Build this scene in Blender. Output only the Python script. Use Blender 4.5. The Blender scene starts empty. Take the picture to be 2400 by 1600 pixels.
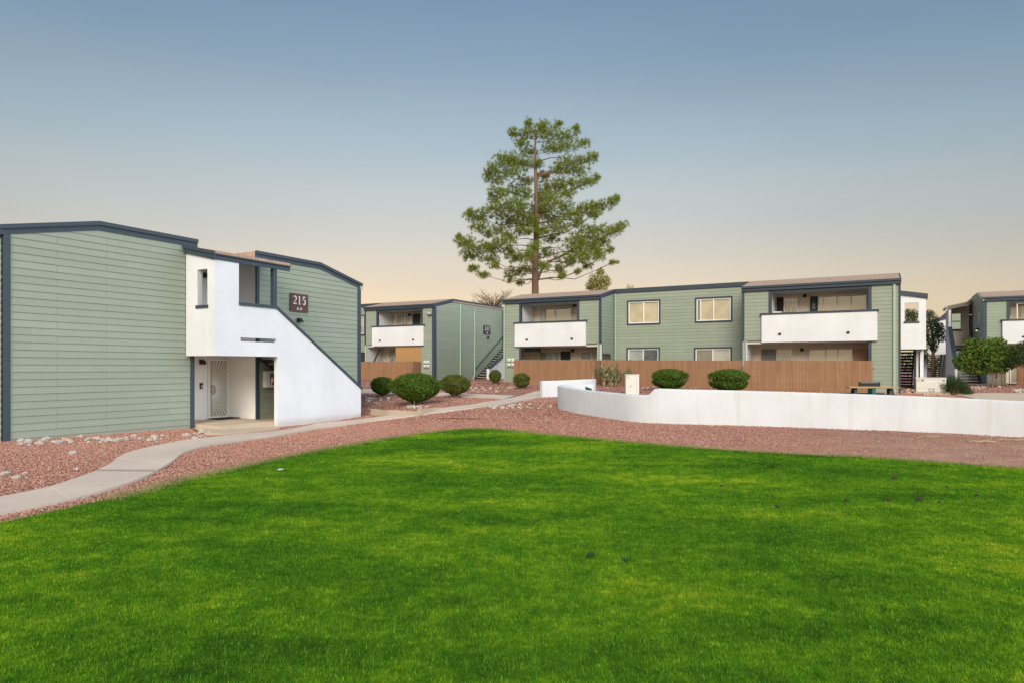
import bpy, bmesh, math, random
import numpy as np
from mathutils import Vector, Matrix

random.seed(7)
rng = np.random.default_rng(11)
scene = bpy.context.scene
COL = scene.collection
EYE, F, CX, HY = 1.7, 1600.0, 1200.0, 862.0
U = (.476, .8794)
V = (.8794, -.476)
ANG = math.atan2(V[1], V[0])

# ------------------------------------------------------------------ helpers
def tag(o, label=None, cat=None, group=None, kind=None):
    if label: o['label'] = label
    if cat: o['category'] = cat
    if group: o['group'] = group
    if kind: o['kind'] = kind
    return o

def empty(name, loc, rz=0.0, label=None, cat=None, group=None):
    o = bpy.data.objects.new(name, None)
    o.empty_display_size = .3
    o.location = loc
    o.rotation_euler = (0, 0, rz)
    COL.objects.link(o)
    return tag(o, label, cat, group)

def link(name, me, mats, parent=None, smooth=False, loc=None, rz=0.0):
    for m in (mats if isinstance(mats, (list, tuple)) else [mats]):
        me.materials.append(m)
    o = bpy.data.objects.new(name, me)
    COL.objects.link(o)
    if parent is not None: o.parent = parent
    if loc is not None: o.location = loc
    o.rotation_euler = (0, 0, rz)
    me.polygons.foreach_set('use_smooth', [bool(smooth)] * len(me.polygons))
    return o

def copy_tree(o, parent=None):
    c = o.copy(); COL.objects.link(c)
    if parent is not None: c.parent = parent
    for ch in list(o.children): copy_tree(ch, c)
    return c

class MB:
    def __init__(s): s.v = []; s.f = []; s.m = []
    def face(s, pts, mi=0):
        n = len(s.v); s.v += [tuple(p) for p in pts]
        s.f.append(tuple(range(n, n + len(pts)))); s.m.append(mi)
    def box(s, x0, x1, y0, y1, z0, z1, mi=0):
        n = len(s.v)
        s.v += [(x0,y0,z0),(x1,y0,z0),(x1,y1,z0),(x0,y1,z0),(x0,y0,z1),(x1,y0,z1),(x1,y1,z1),(x0,y1,z1)]
        for q in ((0,3,2,1),(4,5,6,7),(0,1,5,4),(1,2,6,5),(2,3,7,6),(3,0,4,7)):
            s.f.append(tuple(n + i for i in q)); s.m.append(mi)
    def prism(s, poly, vec, mi=0):
        n = len(s.v); k = len(poly); vec = Vector(vec)
        s.v += [tuple(Vector(p)) for p in poly] + [tuple(Vector(p) + vec) for p in poly]
        s.f.append(tuple(n + i for i in range(k))[::-1]); s.m.append(mi)
        s.f.append(tuple(n + k + i for i in range(k))); s.m.append(mi)
        for i in range(k):
            j = (i + 1) % k
            s.f.append((n + i, n + j, n + k + j, n + k + i)); s.m.append(mi)
    def tube(s, pts, radii, seg=8, mi=0, caps=True):
        pts = [Vector(p) for p in pts]
        if not isinstance(radii, (list, tuple)): radii = [radii] * len(pts)
        n0 = len(s.v); prev = None
        for i, p in enumerate(pts):
            t = (pts[min(i + 1, len(pts) - 1)] - pts[max(i - 1, 0)]).normalized()
            if prev is None:
                a = Vector((0, 0, 1)) if abs(t.z) < .9 else Vector((1, 0, 0))
                prev = t.cross(a).normalized()
            x = (prev - t * prev.dot(t)).normalized(); y = t.cross(x); prev = x
            for k in range(seg):
                an = 2 * math.pi * k / seg
                s.v.append(tuple(p + (x * math.cos(an) + y * math.sin(an)) * radii[i]))
        for i in range(len(pts) - 1):
            for k in range(seg):
                a = n0 + i * seg + k; b = n0 + i * seg + (k + 1) % seg
                s.f.append((a, b, b + seg, a + seg)); s.m.append(mi)
        if caps:
            s.f.append(tuple(n0 + k for k in range(seg))[::-1]); s.m.append(mi)
            e = n0 + (len(pts) - 1) * seg
            s.f.append(tuple(e + k for k in range(seg))); s.m.append(mi)
    def beam(s, a, b, w, h, mi=0, up=(0, 0, 1)):
        a = Vector(a); b = Vector(b); t = (b - a).normalized()
        sd = t.cross(Vector(up)).normalized(); u = sd.cross(t)
        P = [a + sd*w/2 + u*h/2, a - sd*w/2 + u*h/2, a - sd*w/2 - u*h/2, a + sd*w/2 - u*h/2]
        s.prism(P, b - a, mi)
    def mesh(s, name):
        me = bpy.data.meshes.new(name)
        me.from_pydata(s.v, [], s.f); me.update()
        me.polygons.foreach_set('material_index', s.m)
        return me
    def build(s, name, mats, parent=None, smooth=False, fix=True, bevel=0.0, **k):
        me = s.mesh(name)
        if fix or bevel:
            bm = bmesh.new(); bm.from_mesh(me)
            if fix: bmesh.ops.recalc_face_normals(bm, faces=bm.faces)
            if bevel:
                es = [e for e in bm.edges if e.is_manifold and e.calc_face_angle(0) > .5]
                bmesh.ops.bevel(bm, geom=es, offset=bevel, segments=2, affect='EDGES', profile=.6)
            bm.to_mesh(me); bm.free()
        return link(name, me, mats, parent, smooth, **k)

def np_mesh(name, verts, faces):
    """verts (N,3); faces (M,k) with a constant k"""
    me = bpy.data.meshes.new(name)
    verts = np.asarray(verts, np.float32); faces = np.asarray(faces, np.int32)
    M, k = faces.shape
    me.vertices.add(len(verts)); me.vertices.foreach_set('co', verts.ravel())
    me.loops.add(M * k); me.loops.foreach_set('vertex_index', faces.ravel())
    me.polygons.add(M)
    me.polygons.foreach_set('loop_start', np.arange(0, M * k, k, dtype=np.int32))
    me.polygons.foreach_set('loop_total', np.full(M, k, np.int32))
    me.update(calc_edges=True); me.validate()
    return me

def curve_mesh(name, loops, extrude):
    cu = bpy.data.curves.new(name, 'CURVE'); cu.dimensions = '2D'; cu.fill_mode = 'BOTH'; cu.extrude = extrude
    for lp in loops:
        sp = cu.splines.new('POLY'); sp.points.add(len(lp) - 1)
        for p, q in zip(sp.points, lp): p.co = (q[0], q[1], 0, 1)
        sp.use_cyclic_u = True
    ob = bpy.data.objects.new('tmp_curve', cu); COL.objects.link(ob)
    dg = bpy.context.evaluated_depsgraph_get(); dg.update()
    me = bpy.data.meshes.new_from_object(ob.evaluated_get(dg))
    bpy.data.objects.remove(ob); bpy.data.curves.remove(cu)
    return me

def frame_mesh(me, P0, d, n):
    d = Vector(d); n = Vector(n); P0 = Vector(P0)
    M = Matrix(((d.x, 0, n.x, P0.x), (d.y, 0, n.y, P0.y), (d.z, 1, n.z, P0.z), (0, 0, 0, 1)))
    me.transform(M)
    if M.to_3x3().determinant() < 0: me.flip_normals()
    return me

def rect(a, b, c, d): return [(a, c), (b, c), (b, d), (a, d)]

def plate(name, P0, d, n, outline, holes, t, mat, parent):
    """stucco panel: outline and holes in (s, z); its outer face lies on the plane through P0"""
    me = curve_mesh(name, [outline] + [h if len(h) != 4 or isinstance(h[0], tuple) else rect(*h) for h in holes], t / 2)
    P = Vector(P0) - Vector(n) * (t / 2)
    frame_mesh(me, P, d, n)
    return link(name, me, mat, parent)

def text_mesh(body, size, ext, sx=1.0):
    cu = bpy.data.curves.new('txt', 'FONT'); cu.body = body; cu.size = size; cu.extrude = ext
    cu.align_x = 'CENTER'; cu.align_y = 'CENTER'
    ob = bpy.data.objects.new('tmp_text', cu); COL.objects.link(ob)
    dg = bpy.context.evaluated_depsgraph_get(); dg.update()
    me = bpy.data.meshes.new_from_object(ob.evaluated_get(dg))
    bpy.data.objects.remove(ob); bpy.data.curves.remove(cu)
    me.transform(Matrix.Diagonal((sx, 1, 1, 1)))
    return me

# ------------------------------------------------------------------ terrain
TP = np.array([(-4,2,0),(4,2,0),(0,5,0),(-8,8,.02),(0,9,.0),(8,8,0),(-14,10,.02),(14,12,0),(0,14,.02),(7,14,.02),(-5,14,.0),
    (-12,16.1,-.03),(-16,15,.0),(-16,20,-.06),(-10.6,18.4,-.06),(-9.5,20.8,-.1),(-8.1,21.3,-.2),(-6.3,23.2,-.16),(-4.9,25.9,-.1),
    (-9.5,24,-.12),(-11,22,-.1),(-9.2,21.6,-.12),(-8.75,20.3,-.13),(-10.6,24.5,-.1),(-8.3,25,-.12),(-7.6,23.5,-.16),(-7,27,.05),(-4,23.2,.0),(-1,19,.05),(2,21,.14),(1.6,24.6,.26),(4.3,19.8,.11),(8,18.8,.05),(12.7,17,0),(16,15.5,0),
    (-3.6,26.2,.26),(-2.7,33,.45),(-6.4,34,.42),(-1,38,.72),(1.4,30.6,.4),(4,29,.42),(-6,41,.8),(-5.2,45.4,.9),(-13,48,1.0),(0,50,.9),
    (-12,36,.5),(-18,30,.2),(-20,44,.9),(-.4,40,.92),(4,37,.8),(9,34,.72),(15,30.6,.6),(17.3,30.2,.58),(12,28,.5),(18,26,.4),
    (19.5,33,.5),(21,30,.4),(24,33,.5),(27.6,40,.74),(26,42,.75),(34,37,.74),(30,30,.4),(25,24,.2),(9,24,.35),(14,22,.22),
    (20,18,.05),(34,58,.8),(10,60,1.0),(-20,62,1.1),(40,24,.3),(-30,20,.1),(-30,5,.0),(30,5,.0),(45,50,.9)], float)
_c2 = 6.0
def _phi(r2): return -np.sqrt(r2 + _c2)
_n = len(TP)
_A = np.zeros((_n + 3, _n + 3))
_d2 = ((TP[:, None, :2] - TP[None, :, :2]) ** 2).sum(-1)
_A[:_n, :_n] = _phi(_d2) + np.eye(_n) * .25
_A[:_n, _n] = 1; _A[:_n, _n + 1:] = TP[:, :2]; _A[_n, :_n] = 1; _A[_n + 1:, :_n] = TP[:, :2].T
_W = np.linalg.solve(_A, np.concatenate([TP[:, 2], [0, 0, 0]]))
def hgt(x, y):
    x = np.asarray(x, float); y = np.asarray(y, float); sh = x.shape
    x = x.ravel(); y = y.ravel(); out = np.empty_like(x)
    for i in range(0, len(x), 100000):
        X = x[i:i+100000]; Y = y[i:i+100000]
        r2 = (X[:, None] - TP[None, :, 0]) ** 2 + (Y[:, None] - TP[None, :, 1]) ** 2
        h = _phi(r2) @ _W[:_n] + _W[_n] + _W[_n+1] * X + _W[_n+2] * Y
        r = np.hypot(X - 5, Y - 28); k = np.clip((r - 34) / 26, 0, 1); k = k * k * (3 - 2 * k)
        out[i:i+100000] = h * (1 - k) + .6 * k
    return out.reshape(sh)
def h1(x, y): return float(hgt(np.array([x]), np.array([y]))[0])

def at(px, py):
    """where the sight line of the survey photo meets the ground"""
    dx = (px - CX) / F; dz = -(py - HY) / F
    t = np.concatenate([np.arange(2.5, 30, .05), np.arange(30, 90, .1)])
    g = EYE + dz * t - hgt(dx * t, t)
    i = int(np.argmax(g < 0))
    if g[i] >= 0: i = len(t) - 1
    a = t[max(i - 1, 0)]; b = t[i]
    for _ in range(25):
        m = (a + b) / 2
        if EYE + dz * m - h1(dx * m, m) < 0: b = m
        else: a = m
    return Vector((dx * b, b, h1(dx * b, b)))

# ------------------------------------------------------------------ materials
def nodes_of(name):
    m = bpy.data.materials.new(name); m.use_nodes = True
    nt = m.node_tree; nt.nodes.clear()
    out = nt.nodes.new('ShaderNodeOutputMaterial')
    return m, nt, out
class N:
    def __init__(s, nt): s.nt = nt
    def new(s, t, **kw):
        n = s.nt.nodes.new(t)
        for k, v in kw.items():
            if k.startswith('i_'):
                key = k[2:]; key = int(key) if key.isdigit() else key.replace('_', ' ')
                if hasattr(v, 'links'): s.nt.links.new(v, n.inputs[key])
                else: n.inputs[key].default_value = v
            else: setattr(n, k, v)
        return n
    def l(s, a, b): s.nt.links.new(a, b)
    def co(s, which='Object', scale=None):
        c = s.new('ShaderNodeTexCoord').outputs[which]
        if scale:
            mp = s.new('ShaderNodeMapping'); s.l(c, mp.inputs['Vector']); mp.inputs['Scale'].default_value = scale
            c = mp.outputs[0]
        return c
    def noise(s, vec, scale, detail=4, rough=.55, out='Fac'):
        n = s.new('ShaderNodeTexNoise'); s.l(vec, n.inputs['Vector'])
        n.inputs['Scale'].default_value = scale; n.inputs['Detail'].default_value = detail; n.inputs['Roughness'].default_value = rough
        return n.outputs[out]
    def ramp(s, fac, stops, interp='LINEAR'):
        r = s.new('ShaderNodeValToRGB'); s.l(fac, r.inputs[0]); e = r.color_ramp.elements; r.color_ramp.interpolation = interp
        while len(e) < len(stops): e.new(.5)
        for x, (p, c) in zip(e, stops):
            x.position = p; x.color = (c[0], c[1], c[2], 1) if isinstance(c, (tuple, list)) else (c, c, c, 1)
        return r.outputs[0]
    def mix(s, fac, a, b, mode='MIX'):
        n = s.new('ShaderNodeMix', data_type='RGBA', blend_type=mode)
        for sock, v in ((n.inputs[0], fac), (n.inputs[6], a), (n.inputs[7], b)):
            if hasattr(v, 'links'): s.l(v, sock)
            elif isinstance(v, (int, float)): sock.default_value = v if sock.type == 'VALUE' else (v, v, v, 1)
            else: sock.default_value = (v[0], v[1], v[2], 1)
        return n.outputs[2]
    def math(s, op, a, b=0.0, c=0.0):
        n = s.new('ShaderNodeMath', operation=op)
        for i, v in enumerate((a, b, c)):
            if hasattr(v, 'links'): s.l(v, n.inputs[i])
            else: n.inputs[i].default_value = v
        return n.outputs[0]
    def bump(s, h, strength, dist=.02):
        n = s.new('ShaderNodeBump'); s.l(h, n.inputs['Height']); n.inputs['Strength'].default_value = strength; n.inputs['Distance'].default_value = dist
        return n.outputs[0]
    def bsdf(s, out, col, rough=.8, normal=None, spec=.25, metal=0):
        b = s.new('ShaderNodeBsdfPrincipled')
        for k, v in (('Base Color', col), ('Roughness', rough), ('Specular IOR Level', spec), ('Metallic', metal)):
            if hasattr(v, 'links'): s.l(v, b.inputs[k])
            elif isinstance(v, (tuple, list)): b.inputs[k].default_value = (v[0], v[1], v[2], 1)
            else: b.inputs[k].default_value = v
        if normal is not None: s.l(normal, b.inputs['Normal'])
        s.l(b.outputs[0], out.inputs[0]); return b

def m_plain(name, c, rough=.6, var=.12, scale=3.0, bump=.0, bscale=60, spec=.3, metal=0, stretch=None):
    m, nt, out = nodes_of(name); n = N(nt)
    co = n.co('Object', stretch)
    f = n.noise(co, scale, 5)
    col = n.mix(f, tuple(x * (1 - var) for x in c), tuple(x * (1 + var) for x in c))
    nm = n.bump(n.noise(co, bscale, 3), bump, .01) if bump else None
    n.bsdf(out, col, rough, nm, spec, metal); return m

def m_siding(name, c):
    m, nt, out = nodes_of(name); n = N(nt); co = n.co('Object')
    sep = n.new('ShaderNodeSeparateXYZ'); n.l(co, sep.inputs[0])
    row = n.math('FLOOR', n.math('DIVIDE', n.math('ADD', sep.outputs[2], .35), .178))
    along = n.math('ADD', sep.outputs[0], sep.outputs[1])
    shift = n.math('MULTIPLY', n.math('MODULO', row, 2), 1.25)
    a2 = n.math('DIVIDE', n.math('ADD', n.math('ADD', along, shift), 90.9), 3.66)
    brd = n.math('FLOOR', a2)
    cmb = n.new('ShaderNodeCombineXYZ'); n.l(row, cmb.inputs[0]); n.l(brd, cmb.inputs[1])
    wn = n.new('ShaderNodeTexWhiteNoise'); n.l(cmb.outputs[0], wn.inputs['Vector'])
    col = n.mix(wn.outputs['Value'], tuple(x * .93 for x in c), tuple(x * 1.06 for x in c))
    big = n.noise(co, .5, 4)
    col = n.mix(n.ramp(big, [(.35, .0), (.7, 1.)]), col, tuple(x * k for x, k in zip(c, (.93, .95, .90))))
    fr = n.math('FRACT', a2)
    joint = n.math('LESS_THAN', n.math('ABSOLUTE', n.math('SUBTRACT', fr, .5)), .0022)
    col = n.mix(n.math('MULTIPLY', joint, .5), col, tuple(x * .45 for x in c))
    st = n.new('ShaderNodeMapping'); n.l(co, st.inputs['Vector']); st.inputs['Scale'].default_value = (3, 3, 60)
    g = n.noise(st.outputs[0], 1.5, 4)
    col = n.mix(n.math('MULTIPLY', g, .22), col, tuple(x * .78 for x in c))
    low = n.ramp(sep.outputs[2], [(0.0, 1.), (.28, 0.)])
    col = n.mix(n.math('MULTIPLY', n.math('MULTIPLY', low, big), .45), col, (.33, .25, .2))
    n.bsdf(out, col, .62, n.bump(g, .25, .006), .25); return m

def m_stucco(name, c, dirt=.5, splash=False):
    m, nt, out = nodes_of(name); n = N(nt); co = n.co('Object')
    big = n.noise(co, .9, 5, .6)
    sep = n.new('ShaderNodeSeparateXYZ'); n.l(co, sep.inputs[0])
    st = n.new('ShaderNodeMapping'); n.l(co, st.inputs['Vector']); st.inputs['Scale'].default_value = (1.6, 1.6, .22)
    streak = n.noise(st.outputs[0], 2.2, 5)
    col = n.mix(n.ramp(big, [(.3, 0.), (.75, 1.)]), c, tuple(x * k for x, k in zip(c, (.87, .868, .87))))
    col = n.mix(n.math('MULTIPLY', n.ramp(streak, [(.52, 0.), (.8, 1.)]), .24 * dirt), col, (.42, .38, .33))
    fine = n.noise(co, 38, 4, .7)
    col = n.mix(n.math('MULTIPLY', n.ramp(fine, [(.25, 1.), (.42, 0.)]), .18), col, tuple(x * .82 for x in c))
    if splash:
        at_ = n.new('ShaderNodeAttribute', attribute_name='above_ground'); lowf = n.ramp(n.math('ADD', at_.outputs['Fac'], n.math('MULTIPLY', n.noise(co, 7, 4), .12)), [(.05, .55), (.2, 0.)])
    else:
        lowf = n.ramp(n.math('ADD', sep.outputs[2], n.math('MULTIPLY', n.noise(co, 7, 4), .16)), [(.0, .45), (.17, 0.)])
    col = n.mix(lowf, col, (.45, .33, .27))
    h = n.math('ADD', n.math('MULTIPLY', n.noise(co, 12, 3), .6), fine)
    n.bsdf(out, col, .9, n.bump(h, .35, .012), .15); return m

def m_fence(name, c):
    m, nt, out = nodes_of(name); n = N(nt); co = n.co('Object')
    sep = n.new('ShaderNodeSeparateXYZ'); n.l(co, sep.inputs[0])
    brd = n.math('FLOOR', n.math('DIVIDE', n.math('ADD', sep.outputs[0], 50.0), .14))
    wn = n.new('ShaderNodeTexWhiteNoise', noise_dimensions='1D'); n.l(brd, wn.inputs['W'])
    col = n.mix(wn.outputs['Value'], tuple(x * .91 for x in c), tuple(x * 1.07 for x in c))
    st = n.new('ShaderNodeMapping'); n.l(co, st.inputs['Vector']); st.inputs['Scale'].default_value = (28, 28, 1.2)
    g = n.noise(st.outputs[0], 1.0, 5)
    col = n.mix(n.ramp(g, [(.4, 0.), (.75, .6)]), col, tuple(x * .55 for x in c))
    big = n.noise(co, 1.1, 4)
    col = n.mix(n.ramp(big, [(.5, 0.), (.8, .5)]), col, tuple(x * k for x, k in zip(c, (1.15, 1.2, 1.25))))
    n.bsdf(out, col, .85, n.bump(g, .4, .01), .15); return m

def m_gravel():
    m, nt, out = nodes_of('crushed_red_gravel'); n = N(nt); co = n.co('Object')
    vo = n.new('ShaderNodeTexVoronoi'); n.l(co, vo.inputs['Vector']); vo.inputs['Scale'].default_value = 34
    sp = n.new('ShaderNodeSeparateColor'); n.l(vo.outputs['Color'], sp.inputs[0])
    col = n.ramp(sp.outputs[0], [(0., (.22, .09, .068)), (.3, (.40, .17, .125)), (.6, (.52, .24, .18)), (.88, (.62, .37, .30)), (1., (.7, .54, .46))])
    dk = n.ramp(vo.outputs['Distance'], [(.25, 0.), (.7, 1.)])
    col = n.mix(n.math('MULTIPLY', dk, .45), col, (.15, .07, .06))
    big = n.noise(co, .22, 5, .6)
    col = n.mix(n.ramp(big, [(.52, 0.), (.72, .55)]), col, (.38, .19, .12))
    mid = n.noise(co, 1.3, 4)
    col = n.mix(n.ramp(mid, [(.35, .45), (.6, 0.)]), col, (.2, .11, .1))
    sx = n.new('ShaderNodeSeparateXYZ'); n.l(co, sx.inputs[0])
    mrx = n.new('ShaderNodeMapRange'); n.l(sx.outputs[0], mrx.inputs[0]); mrx.inputs[1].default_value = 2; mrx.inputs[2].default_value = 8
    mry = n.new('ShaderNodeMapRange'); n.l(sx.outputs[1], mry.inputs[0]); mry.inputs[1].default_value = 19; mry.inputs[2].default_value = 15
    sand = n.math('MULTIPLY', n.math('MULTIPLY', mrx.outputs[0], mry.outputs[0]), n.ramp(mid, [(.3, .25), (.65, .95)]))
    col = n.mix(sand, col, n.mix(n.noise(co, 40, 3), (.42, .24, .155), (.60, .40, .285)))
    h = n.math('SUBTRACT', n.math('MULTIPLY', sp.outputs[1], .5), vo.outputs['Distance'])
    n.bsdf(out, col, .9, n.bump(h, .9, .03), .15); return m

def m_stone(name, cols):
    m, nt, out = nodes_of(name); n = N(nt)
    geo = n.new('ShaderNodeNewGeometry')
    k = len(cols)
    col = n.ramp(geo.outputs['Random Per Island'], [(i / (k - 1), c) for i, c in enumerate(cols)])
    f = n.noise(n.co('Object'), 14, 4)
    col = n.mix(n.math('MULTIPLY', f, .5), col, n.mix(.55, col, (.06, .04, .035)))
    n.bsdf(out, col, .9, n.bump(f, .4, .02), .15); return m

def m_rock(name, c):
    m, nt, out = nodes_of(name); n = N(nt)
    oi = n.new('ShaderNodeObjectInfo'); co = n.co('Object')
    f = n.noise(co, 6, 6, .65)
    col = n.ramp(f, [(.25, tuple(x * .55 for x in c)), (.5, c), (.75, tuple(min(.8, x * 1.35) for x in c))])
    col = n.mix(n.math('MULTIPLY', oi.outputs['Random'], .5), col, n.mix(.5, col, (.34, .24, .19)))
    n.bsdf(out, col, .9, n.bump(n.noise(co, 18, 4), .6, .03), .15); return m

def m_concrete(name, c):
    m, nt, out = nodes_of(name); n = N(nt); co = n.co('Object')
    big = n.noise(co, .7, 5, .6); fine = n.noise(co, 30, 4, .7)
    col = n.mix(n.ramp(big, [(.3, 0.), (.7, 1.)]), tuple(x * .9 for x in c), tuple(x * 1.07 for x in c))
    col = n.mix(n.math('MULTIPLY', n.ramp(fine, [(.3, 1.), (.5, 0.)]), .3), col, tuple(x * .7 for x in c))
    st = n.noise(co, 2.3, 6, .7)
    col = n.mix(n.ramp(st, [(.58, 0.), (.7, .35)]), col, tuple(x * k for x, k in zip(c, (.7, .64, .58))))
    n.bsdf(out, col, .9, n.bump(fine, .3, .006), .15); return m

def m_roof():
    m, nt, out = nodes_of('brown_shingle'); n = N(nt); co = n.co('Object')
    br = n.new('ShaderNodeTexBrick'); n.l(co, br.inputs['Vector']); br.inputs['Scale'].default_value = 1.0
    br.inputs['Brick Width'].default_value = .32; br.inputs['Row Height'].default_value = .14; br.inputs['Mortar Size'].default_value = .012
    br.inputs['Color1'].default_value = (.36, .24, .175, 1); br.inputs['Color2'].default_value = (.47, .33, .245, 1); br.inputs['Mortar'].default_value = (.25, .17, .13, 1)
    f = n.noise(co, 1.2, 5)
    col = n.mix(n.math('MULTIPLY', f, .6), br.outputs[0], n.mix(.5, br.outputs[0], (.5, .38, .3)))
    n.bsdf(out, col, .95, n.bump(n.noise(co, 60, 3), .5, .01), .1); return m

def m_leaf(name, cols, trans=.35, rough=.6, spec=.15):
    m, nt, out = nodes_of(name); n = N(nt)
    geo = n.new('ShaderNodeNewGeometry')
    k = len(cols)
    col = n.ramp(geo.outputs['Random Per Island'], [(i / (k - 1), c) for i, c in enumerate(cols)])
    f = n.noise(n.co('Object'), 1.3, 3)
    col = n.mix(n.ramp(f, [(.35, .5), (.6, 0.)]), col, n.mix(.5, col, tuple(x * .5 for x in cols[0])))
    b = n.new('ShaderNodeBsdfPrincipled'); n.l(col, b.inputs['Base Color']); b.inputs['Roughness'].default_value = rough; b.inputs['Specular IOR Level'].default_value = spec
    t = n.new('ShaderNodeBsdfTranslucent'); n.l(col, t.inputs[0])
    mx = n.new('ShaderNodeMixShader'); mx.inputs[0].default_value = trans
    n.l(b.outputs[0], mx.inputs[1]); n.l(t.outputs[0], mx.inputs[2]); n.l(mx.outputs[0], out.inputs[0]); return m

def m_grass(name, soil=False):
    m, nt, out = nodes_of(name); n = N(nt); co = n.co('Object')
    geo = n.new('ShaderNodeNewGeometry')
    mp = n.new('ShaderNodeMapping'); n.l(co, mp.inputs['Vector']); mp.inputs['Scale'].default_value = (.55, 1.0, 1.0)
    a = n.noise(mp.outputs[0], .55, 5, .62); b = n.noise(co, 2.6, 4, .6); c = n.noise(mp.outputs[0], .16, 3, .5)
    d_ = n.noise(co, 9.0, 3, .6)
    v = n.math('ADD', n.math('ADD', n.math('MULTIPLY', a, .46), n.math('MULTIPLY', b, .24)), n.math('ADD', n.math('MULTIPLY', c, .10), n.math('MULTIPLY', d_, .20)))
    col = n.ramp(v, [(.375, (.036, .125, .012)), (.44, (.068, .205, .011)), (.50, (.122, .30, .012)), (.55, (.22, .40, .015)), (.605, (.40, .51, .026))])
    if not soil:
        r = geo.outputs['Random Per Island']
        col = n.mix(n.ramp(r, [(0., .85), (.45, 0.)]), col, n.mix(.75, col, (.006, .03, .004)))
        col = n.mix(n.ramp(r, [(.72, 0.), (1., .6)]), col, (.26, .42, .03))
        cl = n.math('ADD', n.math('MULTIPLY', n.noise(co, 24, 3, .65), .6), n.math('MULTIPLY', n.noise(co, 62, 2, .6), .4))
        col = n.mix(1.0, col, n.ramp(cl, [(.34, (.42, .45, .5)), (.5, (.95, .95, .95)), (.64, (1.75, 1.6, 1.5))]), 'MULTIPLY')
        ds = n.new('ShaderNodeBsdfDiffuse'); n.l(col, ds.inputs[0])
        tr = n.new('ShaderNodeBsdfTranslucent'); n.l(col, tr.inputs[0])
        gl = n.new('ShaderNodeBsdfGlossy'); gl.inputs['Roughness'].default_value = .45; gl.inputs[0].default_value = (.6, .7, .5, 1)
        m1 = n.new('ShaderNodeMixShader'); m1.inputs[0].default_value = .4; n.l(ds.outputs[0], m1.inputs[1]); n.l(tr.outputs[0], m1.inputs[2])
        m2 = n.new('ShaderNodeMixShader'); m2.inputs[0].default_value = .012; n.l(m1.outputs[0], m2.inputs[1]); n.l(gl.outputs[0], m2.inputs[2])
        n.l(m2.outputs[0], out.inputs[0])
    else:
        col = n.mix(.35, col, (.03, .035, .008))
        n.bsdf(out, col, 1., n.bump(n.noise(co, 70, 3), .8, .03), .0)
    return m

def m_glass(name, tint=(.95, .96, .95)):
    m, nt, out = nodes_of(name); n = N(nt)
    g = n.new('ShaderNodeBsdfGlossy'); g.inputs['Roughness'].default_value = .02; g.inputs[0].default_value = (.9, .9, .9, 1)
    t = n.new('ShaderNodeBsdfTransparent'); t.inputs[0].default_value = (*tint, 1)
    lw = n.new('ShaderNodeLayerWeight'); lw.inputs[0].default_value = .35
    wob = n.bump(n.noise(n.co('Object'), 1.5, 2), .06, .05); n.l(wob, g.inputs['Normal'])
    fac = n.math('ADD', n.math('MULTIPLY', lw.outputs['Fresnel'], .5), .13)
    mx = n.new('ShaderNodeMixShader'); n.l(fac, mx.inputs[0]); n.l(t.outputs[0], mx.inputs[1]); n.l(g.outputs[0], mx.inputs[2])
    n.l(mx.outputs[0], out.inputs[0]); return m

def m_blind(name, c, pitch=.09, horizontal=False):
    m, nt, out = nodes_of(name); n = N(nt); co = n.co('Object')
    sep = n.new('ShaderNodeSeparateXYZ'); n.l(co, sep.inputs[0])
    s = n.math('FRACT', n.math('DIVIDE', n.math('ADD', sep.outputs[2 if horizontal else 0], 40), pitch))
    wn = n.noise(co, 1.6, 4)
    col = n.ramp(s, [(0., tuple(x * .62 for x in c)), (.2, c), (.8, tuple(x * 1.05 for x in c)), (1., tuple(x * .7 for x in c))])
    col = n.mix(n.ramp(wn, [(.35, 0.), (.65, .6)]), col, tuple(x * .55 for x in c))
    n.bsdf(out, col, .8, None, .1); return m

SIDE = m_siding('sage_siding', (.295, .333, .262))
LAPSHADE = m_plain('lap_shade', (.12, .15, .115), .9)  # shadow line under each lap, put in as dark colour
STUC = m_stucco('white_stucco', (.745, .75, .76))
CREAM = m_stucco('cream_stucco', (.84, .75, .61))
WALLW = m_stucco('wall_stucco', (.635, .645, .662), 1.5, True)
SLATE = m_plain('slate_trim', (.042, .060, .078), .55, .10, 2.0, .1, 40)
SOFF = m_plain('grey_soffit', (.55, .52, .45), .8)
FENCE = m_fence('brown_fence', (.315, .172, .094))
GRAVEL = m_gravel()
STONES = m_stone('gravel_stones', [(.30, .132, .092), (.43, .19, .132), (.52, .24, .165), (.58, .32, .225), (.47, .225, .16), (.66, .50, .40)])
ROCK = m_rock('pale_rock', (.56, .49, .42))
CONC = m_concrete('path_concrete', (.60, .485, .39))
CONCT = m_concrete('tan_concrete', (.54, .42, .31))
ROOF = m_roof()
BLACK = m_plain('black_metal', (.018, .018, .02), .45, .1, 5, 0, 60, .4)
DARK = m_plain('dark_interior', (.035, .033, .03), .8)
WHITE = m_plain('white_paint', (.78, .77, .74), .5, .04)
VINYL = m_plain('white_vinyl', (.80, .80, .78), .4, .03)
GLASS = m_glass('window_glass')
BLINDY = m_blind('cream_sunset_blind', (.93, .80, .56))  # cream blind with the sunset's golden glow put into its colour
BLINDW = m_blind('white_blind', (.78, .78, .73))
BLINDG = m_blind('grey_blind', (.27, .275, .26))
BLINDT = m_blind('tan_curtain', (.50, .43, .29), .14)
BLINDP = m_blind('rose_curtain', (.50, .28, .24), .3)
TREAD = m_plain('grey_tread', (.30, .28, .25), .8, .2, 3)
STRING = m_plain('dark_stringer', (.035, .04, .045), .6)
SIGNM = m_plain('maroon_sign', (.095, .04, .038), .5, .1)
SIGNW = m_plain('sign_lettering', (.75, .70, .64), .5, .03)
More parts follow.
